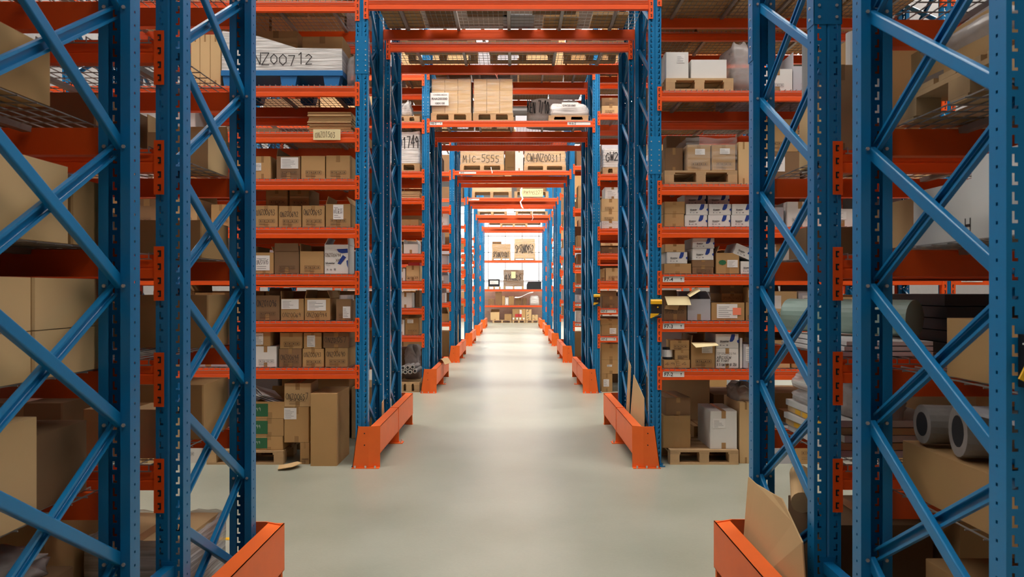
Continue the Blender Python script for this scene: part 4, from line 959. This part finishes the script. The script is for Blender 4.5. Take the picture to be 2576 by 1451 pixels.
for k in (0, 1, 2, 3):
    for sd in (-1, 1):
        lv = [0]+[z+DT+.001 for z in (LL if sd < 0 else LR)[:6]]
        for i, z in enumerate(lv):
            if k == 1 or (k == 0 and ((sd < 0 and i > 0) or i > 4)): continue
            y_ = R0[k]+GAP+.06; r_ = random.Random(k*77+i*5+sd); off = .05 if k > 1 else ((.55, .62, 1.25, .40, .68)[i] if sd > 0 else .54)
            x = off; nx = lv[i+1] if i+1 < len(lv) else z+.5
            while x < (1.6 if k > 1 else 2.6):
                w_ = r_.uniform(.4, .7) if k > 0 else min(r_.uniform(.4, .7), 2.66-x); hh = (nx-z-.15)*r_.uniform(.75, .95)
                xa = XLo-x-w_ if sd < 0 else XRo+x
                BACK.box(xa, xa+w_, y_, y_+.7, z, z+hh, r_.choice([CARD, CARDD, CARDD, CARDL])); x += w_+.02
tag(build(BACK, 'background_and_shading_cartons'), 'cartons deep behind the front goods, plus upper stock added to block roof light', 'cartons', None, 'stuff')
for k in (3, 4, 5):
    for side in ('left', 'right'):
        for lev in range(0, 6):
            a, b = (XLo-1.15, XLo-.03) if side == 'left' else (XRo+.03, XRo+1.15)
            if k == 5: a, b = (XLo-.5, XLo-.03) if side == 'left' else (XRo+.03, XRo+.5)
            fill(k, side, lev, R0[k]+.05, a, b, 200+k*20+lev+(9 if side == 'left' else 0), .36, detail=(k == 3), wr=(.3, .6))

# ---------------- nearest row (camera stands just before it)
def ncart(x0, x1, y0, y1, z0, z1, lab, **kw):
    c = carton(x0, x1, y0, y1-y0, z0, z1, **kw); tag(c, lab, 'carton', 'cartons on the nearest racks'); return c
EL = lambda i: LL[i]+DT
ER = lambda i: LR[i]+DT
xr = XLo-.02
NL = K(prints=False)
ncart(xr-.7, xr, 2.0, 2.50, EL(3), 2.49, 'tan carton at left edge, fourth shelf of nearest rack', **NL)
ncart(xr-.7, xr, 2.0, 2.60, EL(2), 2.11, 'pale tan carton at left edge, third shelf of nearest rack', m=CARDL, **NL)
ncart(xr-.5, xr, 2.62, 2.80, EL(2), 2.08, 'narrow brown carton behind pale one, third shelf of nearest rack', **NL)
for i, (z0, z1, nm) in enumerate(((EL(1), 1.552, 'lower'), (1.555, 1.725, 'upper'))):
    ncart(xr-.6, xr, 2.0, 2.40, z0, z1, 'tan carton at left edge, %s layer on second shelf of nearest rack' % nm, m=CARDL, **NL)
    ncart(xr-.6, xr, 2.41, 2.81, z0, z1, 'tan carton by upright, %s layer on second shelf of nearest rack' % nm, m=CARDL, **NL)
ncart(xr-.5, xr, 2.0, 2.43, EL(0), 1.275, 'tan carton at left edge, lowest shelf of nearest rack', m=CARDL, **NL)
ncart(xr-.5, xr-.05, 2.48, 2.80, EL(0), 1.2, 'dark carton on lowest shelf of nearest rack, left', m=CARDD, **NL)
c = ncart(xr-.8, xr-.03, 2.02, 2.68, 0, .70, 'large dark carton under plastic on floor, left of nearest rack', m=CARDD, **NL)
o = blob(xr-.75, xr-.03, 2.02, 2.70, .703, .83, WRAPS, 'plastic_bundle', 51, amp=.25); tag(o, 'shiny crumpled plastic film on large carton, bottom left corner', 'plastic bundle')
# far half, left
f = 3.30-.045
ncart(-1.98, xr, 3.78, 4.08, EL(1), 1.66, 'brown carton behind crossed braces, second shelf left of nearest rack', **NL)
ncart(-2.4, -2.0, 3.4, 3.9, EL(1), 1.62, 'dark carton further out on second shelf left of nearest rack', m=CARDD, **NL)
ncart(-1.95, xr, 3.72, 4.05, EL(0), 1.215, 'brown carton behind crossed braces, lowest shelf left of nearest rack', **NL)
ncart(-1.9, xr, 3.3, 3.5, EL(0), 1.16, 'pale carton near upright, lowest shelf left of nearest rack', m=CARDL, **NL)
for i, x in enumerate((-2.02, -2.5, -2.95)): ncart(x-.4, x, 3.35, 3.8, EL(0), 1.18+.03*i, 'dark carton, %s outward on lowest far shelf, nearest rack left' % ORL[i], m=CARDD, **NL)
ncart(-1.9, xr, 3.7, 4.05, EL(2), 2.03, 'tall brown carton behind braces, third shelf left of nearest rack', **NL)
ncart(-2.3, -1.95, 3.4, 3.9, EL(2), 2.06, 'dark brown carton further out, third shelf left of nearest rack', m=CARDD, **NL)
c = ncart(-1.85, xr, 3.78, 4.05, EL(3), 2.48, 'open pale carton behind braces, fourth shelf left of nearest rack', m=CARDL, open_='LB', prints=False)
ncart(-2.5, -1.9, 3.4, 3.9, EL(3), 2.58, 'dark carton further out, fourth shelf left of nearest rack', m=CARDD, **NL)
c = ncart(-2.0, xr-.03, 3.55, 4.0, 0, .50, 'pale film wrapped carton on floor behind braces, nearest rack left', m=CARDL, prints=False)
shell(c, -.24, .24, -.235, .235, .01, .51, WRAPW)
# nearest row, right: near half
xq = XRo+.05
pallet(xq, xq+.9, 2.08, .76, ER(3), 'wooden pallet on fourth shelf right of tunnel, nearest rack', .12)
c = ncart(xq+.02, xq+.5, 2.12, 2.8, ER(3)+.123, 2.56, 'worn brown carton under film on high pallet, nearest rack right', **NL)
o = blob(-.27, .30, -.36, .36, 0, .19, WRAPS, 'clear_film', 61, c, amp=.2); o['label'] = 'torn clear film'
c = ncart(xq+.04, xq+.5, 2.45, 2.82, ER(2), 2.05, 'white foam box on third shelf right of tunnel, nearest rack', m=WHITE, prints=False, tape=False)
mb = MB()
for a_ in (((-.172, .03), (-.172, .075)), ((-.145, .03), (-.145, .075)), ((-.172, .05), (-.145, .055))):
    (y0_, z0_), (y1_, z1_) = a_; mb.box(-.2315, -.2308, min(y0_, y1_)-.002, max(y0_, y1_)+.002, min(z0_, z1_)-.002, max(z0_, z1_)+.002, INK)
build(mb, 'letter_mark', c)
ncart(xq+.02, xq+.5, 2.06, 2.43, ER(2), 2.11, 'taller white foam box on third shelf right of tunnel, nearest rack', m=WHITE, prints=False, tape=False)
ncart(xq+.01, xq+.5, 2.06, 2.55, ER(1), 1.59, 'tan carton on second shelf right of tunnel, nearest rack', prints=False)
ncart(xq+.0, xq+.62, 2.12, 2.82, ER(0), 1.12, 'long brown taped carton on lowest shelf right, nearest rack', prints=True)
tubes('fabric_roll', 'roll', [((xq+.02, 2.5, 1.215), (xq+.75, 2.35, 1.205), .085), ((xq+.02, 2.72, 1.20), (xq+.75, 2.66, 1.19), .07)], BAGG, ['dark grey roll with black core on lowest shelf right, nearest rack', 'slimmer grey roll behind another on lowest shelf right, nearest rack'])
o = build(MB().box(xq-.02, xq+.5, 2.15, 2.45, 1.295, 1.305, GREYC), 'plastic_sheet'); tag(o, 'thin grey plastic sheet on rolls, lowest shelf right, nearest rack', 'plastic sheet')
ncart(xq+.0, xq+.6, 2.1, 2.8, 0, .55, 'dark brown carton on floor right of tunnel, nearest rack', m=CARDD, label=(.1, .4, .3, .6), prints=False)
ncart(xq+.02, xq+.55, 2.15, 2.7, .553, .72, 'brown carton atop floor carton right of tunnel, nearest rack', **NL)
# nearest row, right: far half
zf = ER(3)
for i, (x, y, r_, z1, mt, nm) in enumerate(((1.56, 3.95, .045, 2.98, PIPE, 'grey'), (1.66, 3.9, .055, 2.75, WHITE, 'white'), (1.62, 3.55, .05, 2.9, WHITE, 'white'), (1.62, 3.32, .045, 3.0, PIPE, 'dark grey'))):
    mb = MB(); mb.tube([(x, y, zf), (x, y, z1)], r_, mt, 24); mb.tube([(x, y, z1), (x, y, z1+.001)], r_*.8, DARK, 24)
    tag(build(mb, 'cardboard_tube'), 'tall %s tube standing, %s among cartons on fourth shelf right, nearest rack' % (nm, ORL[i]), 'tube', 'tall tubes on the nearest rack')
ncart(1.47, 1.60, 3.75, 3.88, zf, 2.62, 'tall narrow tan carton behind braces, fourth shelf right, nearest rack', m=CARDL, **NL)
ncart(1.75, 2.0, 3.7, 4.05, zf, 3.0, 'tall brown carton beside tubes, fourth shelf right, nearest rack', **NL)
ncart(1.46, 1.56, 3.45, 3.6, zf, 2.72, 'slim brown carton beside upright, fourth shelf right, nearest rack', m=CARDL, **NL)
ncart(1.46, 1.75, 3.75, 4.0, ER(2), 2.0, 'grey brown carton behind braces, third shelf right, nearest rack', m=CARDD, **NL)
for i in range(5):
    z = ER(1)+.055*i; o = build(MB().box(1.96-.01*i, 2.6, 3.35, 4.05, z, z+.05, BLACK), 'black_tray'); tag(o, 'flat black tray, %s from bottom on second shelf right, nearest rack' % ORL[i], 'tray', 'stack of black trays')
o = MB(); o.tube([(1.46, 3.98, ER(1)+.16), (1.84, 3.45, ER(1)+.16)], .085, MINT, 24); o.tube([(1.459, 3.981, ER(1)+.16), (1.461, 3.979, ER(1)+.16)], .06, DARK, 24); tag(build(o, 'vinyl_roll', smooth=False), 'mint green vinyl roll on second shelf right, nearest rack', 'roll')
for i in range(3):
    z = ER(1)+.023*i; o = build(MB().box(1.44+.01*i, 1.84, 3.3, 4.05, z, z+.018, PAPER), 'paper_pack'); tag(o, 'flat white paper pack, %s from bottom under mint roll' % ORL[i], 'paper pack', 'paper packs under the mint roll')
for i in range(5):
    z = ER(0)+.034*i; M = Matrix.Translation((1.66, 3.7, z)) @ Matrix.Rotation(.04*(i % 3-1), 4, 'Z')
    mb = MB().box(-.2, .3, -.34, .34, 0, .03, CARDL if i % 2 else WHITE, M)
    if i in (1, 3):
        for j in range(5): mb.box(-.2012, -.2, -.3+.11*j, -.22+.11*j, .004, .026, YELLOW, M)
    tag(build(mb, 'panel_pack'), 'yellow taped panel pack, %s from bottom, lowest shelf right, nearest rack' % ORL[i], 'panel pack', 'yellow taped panel packs')
for i, (z, h) in enumerate(((ER(0)+.172, .075), (ER(0)+.246, .09))):
    o = blob(1.46, 1.75, 3.68, 4.02, z, z+h, WRAPW, 'foam_bag', 70+i, amp=.15); tag(o, '%s white bagged foam pack on panel packs, nearest rack right' % ('lower', 'upper')[i], 'foam pack')
o = blob(1.5, 1.75, 3.3, 3.6, ER(0)+.172, ER(0)+.33, BAGG, 'sack', 77, amp=.25); tag(o, 'dark crumpled sack beside foam packs, lowest shelf right, nearest rack', 'sack')
# leaning cardboard in the guard, right
def sheet(name, pts, m, label, t=.006, bend=0):
    mb = MB(); n = len(pts); A = pts; B_ = [(x+t, y, z) for x, y, z in pts]
    mb.poly(A, m); mb.poly(B_[::-1], m)
    for i in range(n): mb.poly([A[i], B_[i], B_[(i+1) % n], A[(i+1) % n]], m)
    return tag(build(mb, name), label, 'cardboard sheet')
sheet('cardboard_sheet', [(1.225, 3.08, .01), (1.225, 3.20, .61), (1.245, 3.36, .645), (1.262, 3.55, .70), (1.272, 3.72, .68), (1.276, 3.98, .66), (1.276, 4.10, .665), (1.225, 4.10, .01)], CARDL, 'large tan cardboard sheet standing between right floor guard and near uprights')
rl = MB(); rl.tube([(1.36, 3.55, .68), (1.50, 3.95, .72)], .05, CARDL, 16)
tag(build(rl, 'cardboard_roll'), 'tan cardboard roll behind the leaning sheet, nearest rack right', 'roll')
pl = carton(1.42, 1.9, 3.4, .5, 0, .62, CARDD, prints=False); tag(pl, 'dark carton on floor behind leaning sheet, nearest rack right', 'carton', 'cartons on the nearest racks')
sheet('plywood_board', [(1.262, 7.32, .14), (1.262, 7.32+.0, .40), (1.275, 7.40, .62), (1.275, 8.05, .78), (1.225, 8.05, .14)], CARDL, 'pale board leaning against right uprights behind second floor guard')
sheet('plywood_board', [(1.252, 8.25, .14), (1.276, 8.25, .85), (1.276, 8.4, .9), (1.252, 8.5, .14)], CARDL, 'narrow pale board standing behind right floor guard, second rack row')
# ---------------- yellow and black clamps on the uprights
def clamp(x, D, z, label, s=1.0, tilt=.0):
    o = link('post_clamp', None, None, (x, D, z)); w = .10*s
    build(MB().box(0, w, -.035, -.004, -.055*s, .045*s, BLACK), 'body', o)
    build(MB().prism([(-.045, .04*s), (-.004, .04*s), (-.004, .085*s), (-.03, .085*s), (-.045, .07*s)], -.004, w, YELLOW), 'top_bracket', o)
    build(MB().prism([(-.008, -.095*s), (w*.55, -.07*s), (w*.75, -.05*s), (-.004, -.05*s)], -.04, -.005, YELLOW, 'y'), 'bottom_bracket', o)
    mb = MB(); mb.tube([(w*.3, -.037, -.085*s), (w*.9, -.045, -.065*s)], .009, BLACK, 8); build(mb, 'lever', o)
    mb = MB(); mb.tube([(w*.6, -.036, .01), (w*.6, -.046, .01)], .007, YELLOW, 8); build(mb, 'button', o)
    tag(o, label, 'clamp', 'yellow and black clamps')
clamp(XR+.015, R0[1], pz(775, 7.2), 'yellow and black clamp on upright right of tunnel, second rack row')
clamp(XR+.015, R0[2], pz(753, 12.38), 'yellow and black clamp on upright right of tunnel, third rack row')
o = link('post_clamp', None, None, (XR+.028, R0[0], pz(905, 1.97)))
build(MB().box(0, .10, -.03, -.004, -.07, .068, BLACK), 'body', o)
M = Matrix.Translation((.0, -.034, -.005)) @ Matrix.Rotation(math.radians(27), 4, 'Y'); build(MB().box(0, .12, -.006, .0, -.045, -.005, YELLOW, M), 'yellow_strap', o)
build(MB().box(-.006, .03, -.033, -.03, .042, .046, PAPER).box(0, .018, -.033, -.03, .012, .016, PAPER).box(.015, .019, -.033, -.03, .012, .024, PAPER), 'cable_tie', o)
tag(o, 'black holder with yellow strap on the nearest right upright', 'clamp', 'yellow and black clamps')
# loose film
def strip(pts, w, m, name, label):
    mb = MB(); n = len(pts)
    for i in range(n-1):
        (x, y, z), (a, b, c) = pts[i], pts[i+1]; ww = w*(1-.25*(i % 2)); w2 = w*(1-.25*((i+1) % 2))
        mb.poly([(x-ww, y, z), (x+ww, y+.004, z), (a+w2, b+.004, c), (a-w2, b, c)], m); mb.poly([(x+ww, y+.006, z), (x-ww, y+.002, z), (a-w2, b+.002, c), (a+w2, b+.006, c)], m)
    tag(build(mb, name), label, 'plastic strip')
P_ = lambda D, L: [(px(x, D), D, pz(y, D)) for x, y in L]
strip(P_(R0[1]+GAP+FD-.05+.1, [(1256, 180), (1250, 190), (1252, 198), (1243, 178), (1246, 160)]), .006, PAPER, 'film_strip', 'white film strip dangling from beam over second row tunnel')
strip(P_(R0[4]-.06, [(1313, 470), (1310, 485), (1315, 500), (1309, 508), (1313, 520), (1316, 524)]), .025, PAPER, 'film_strip', 'torn white film hanging from beam over fifth row tunnel')
strip(P_(R0[5]-.06, [(1340, 531), (1339, 540), (1341, 548), (1338, 555)]), .01, PAPER, 'film_strip', 'thin white strip hanging from beam over sixth row tunnel')
strip(P_(R0[3]-.06, [(1235, 420), (1236, 426), (1238, 432), (1238, 436)]), .012, PAPER, 'film_strip', 'short white strap end hanging under load marked MIC-5555')
# curled paper on third row guard
mb = MB(); 
cp = [(px(1108+27*t/8, 13.6), 13.9-.1*t, .39+.055*math.sin(t/8*3.1)+.004) for t in range(9)]
for (x, y, z), (a, b, c) in zip(cp, cp[1:]):
    mb.poly([(x-.06, y-.1, z), (a-.06, b-.1, c), (a+.02, b+.25, c), (x+.02, y+.25, z)], CARDL); mb.poly([(x-.06, y-.1, z+.004), (x+.02, y+.25, z+.004), (a+.02, b+.25, c+.004), (a-.06, b-.1, c+.004)], CARDL)
tag(build(mb, 'cardboard_sheet'), 'curled pale cardboard lying on left floor guard, third rack row', 'cardboard sheet')
sheet('plywood_board', [(-1.385, 18.3, .14), (-1.385, 18.3, 1.05), (-1.385, 18.45, 1.1), (-1.385, 18.5, .14)], CARDL, 'narrow pale board standing behind left floor guard, fourth rack row')
sheet('plywood_board', [(-1.40, 7.9, .02), (-1.40, 7.9, .5), (-1.40, 8.0, .52), (-1.40, 8.1, .02)], CARDL, 'small pale board standing behind left floor guard, second rack row')

# ---------------- rack against the end wall
D = 38.8; xa, xb = -2.2, 2.2
EZ = [.86, 1.68, 3.18]
for side, x in (('left', px(1206, D)), ('right', px(1376, D))):
    o = rack_frame(x-UW/2, D, -1 if side == 'left' else 1, 'blue braced frame %s of the rack against the bright end wall' % side)
for i, z in enumerate(EZ):
    beam(px(1206, D)+UW/2, px(1376, D)-UW/2, D, z, -1, 'front orange beam, %s shelf of rack against end wall' % ORD[i], 'orange shelf beams')
    beam(px(1206, D)+UW/2, px(1376, D)-UW/2, D+FD, z, 1, 'back orange beam, %s shelf of rack against end wall' % ORD[i], 'orange shelf beams')
    deck(px(1206, D)+UW/2, px(1376, D)-UW/2, D, z, 'wire mesh %s shelf of rack against end wall' % ORD[i])
ez = lambda i: EZ[i]+DT
wrapped(1237, 1285, 613, D, ez(2), 'SPSONZ01001', 'brown wrapped load marked SPSON on the top shelf by end wall', 'wooden pallet under brown load, top shelf by end wall', m=CARD, layers=3, inkz=.05)
c = carton(px(1238, D), px(1261, D), D+.1, .4, pz(612.4, D)+.01, pz(608, D)+.02, CARDD, prints=False); tag(c, 'flat dark carton on top of brown wrapped load by end wall', 'carton')
o = wrapped(1293, 1347, 600, D, ez(2), 'SPSON0952', 'large wrapped load marked MINTS on top shelf by end wall', 'wooden pallet under the load marked MINTS', m=CARDL, layers=4, inkz=.26)
write('MINTS', px(1311, D), px(1333, D), pz(621, D), .15, D-.014, INK, .008, parent=o)
o = wrapped(1266, 1318, 678, D, ez(1), '4XGRS', 'grey brown wrapped load with yellow slip on middle shelf by end wall', 'wooden pallet under the load with yellow slip', m=CARDD, layers=3, inkz=.35, ph=.16)
s = rects([(px(1286, D), px(1297, D), pz(700, D), pz(683, D))], D-.012, CREAM, 'yellow_slip', o)
pallet(px(1226, D), px(1259, D), D, .7, ez(1), 'small wooden pallet under dark crate by end wall', .14)
c = carton(px(1228, D), px(1257, D), D+.01, .5, ez(1)+.143, pz(702, D), BLACK, open_='', prints=False, tape=False, label=(.15, .88, .3, .8)); c.name = 'dark_crate'; tag(c, 'dark crate with cream label on middle shelf by end wall', 'crate')
c = build(MB().prism([(px(1325, D), ez(1)), (px(1362, D), ez(1)), (px(1362, D), pz(708, D)), (px(1328, D), pz(709, D)), (px(1325, D), pz(716, D))], D, D+.6, BLACK, 'y'), 'black_case'); tag(c, 'black plastic case on middle shelf by end wall, right', 'case')
for i, (a_, b_, t_, m_, nm) in enumerate(((1228, 1243, 752, CARDD, 'low dark carton'), (1246, 1262, 734, CARDD, 'tall dark carton'), (1263, 1270, 744, CARD, 'small brown carton'), (1271, 1279, 748, WHITE, 'small white carton'), (1280, 1293, 745, CARD, 'square brown carton'), (1296, 1312, 750, CARDD, 'dark wrapped carton'), (1314, 1325, 750, CARDD, 'low dark carton'))):
    c = carton(px(a_, D), px(b_, D), D+.05, .5, ez(0), pz(t_, D), m_, prints=False); tag(c, '%s, %s from left on lowest shelf by end wall' % (nm, ORL[i]), 'carton', 'cartons by the end wall')
o = blob(px(1332, D), px(1357, D), D, D+.6, ez(0), pz(743, D), WRAPW, 'wrapped_load', 81, amp=.08); tag(o, 'square white wrapped load on lowest shelf by end wall, right', 'wrapped load')
mb = MB(); cp = [(px(1294+46*t/8, D), D-.1, pz(749-12*(t/8)**1.3+2*math.sin(t/8*6), D)) for t in range(9)]
for (x, y, z), (a, b, c) in zip(cp, cp[1:]):
    mb.poly([(x, y, z), (a, b, c), (a+.05, b+.12, c+.05), (x+.05, y+.12, z+.05)], PAPER); mb.poly([(x, y, z+.01), (x+.05, y+.12, z+.06), (a+.05, b+.12, c+.06), (a, b, c+.01)], PAPER)
tag(build(mb, 'paper_sheet'), 'white curled sheet across lowest shelf by end wall', 'paper sheet')
pallet(px(1239, D), px(1287, D), D, .8, 0, 'left wooden pallet on floor by end wall', .14); pallet(px(1289, D), px(1322, D), D, .8, 0, 'middle wooden pallet on floor by end wall', .14); pallet(px(1323, D), px(1356, D), D, .8, 0, 'right wooden pallet on floor by end wall', .14)
for i, (a_, b_, t_, m_, nm, kw) in enumerate(((1234, 1256, 785, CARDL, 'open pale carton with raised flap', K(open_='LB')), (1269, 1287, 790, CARD, 'square brown carton', K()), (1289, 1305.5, 777, CARD, 'brown carton with red band', K()), (1306, 1322, 777, CARD, 'brown carton with white slips', K(label=(.1, .4, .5, .9))), (1323, 1337, 778, CARDL, 'tall carton with black leaf marks', K()), (1338.5, 1353, 792, CARDL, 'short carton with black leaf marks', K()))):
    c = carton(px(a_, D), px(b_, D), D+.02, .5, .143, pz(t_, D), m_, prints=False, **kw); tag(c, '%s, %s from left on floor pallets by end wall' % (nm, ORL[i]), 'carton', 'cartons by the end wall')
    w_ = px(b_, D)-px(a_, D); h_ = pz(t_, D)-.143
    if i in (2, 3): rects([(-w_*.1 if i == 2 else -w_*.5, w_*.5 if i == 2 else -w_*.1, h_*.28, h_*.55)], -.252, REDP, 'red_panel', c); rects([(-w_*.45, -w_*.2, h_*.05, h_*.22), (w_*.1, w_*.35, h_*.05, h_*.22)], -.252, PAPER, 'paper_slip', c)
    if i > 3:
        mb = MB()
        for zz in ((.15, .4, .75) if i == 4 else (.3,)): mb.prism([(-w_*.4, h_*zz), (-w_*.1, h_*(zz+.03)), (w_*.1, h_*(zz+.12)), (-w_*.1, h_*(zz+.1))], -.252, -.253, INK, 'y')
        build(mb, 'leaf_mark', c)
print('DUP', [k for k, v in used.items() if len(v) > 1][:30], 'TOP', sum(len(v) for v in used.values()), 'OBJ', len(C.objects), 'cartons', sum(1 for o in C.objects if o.get('category') == 'carton'))
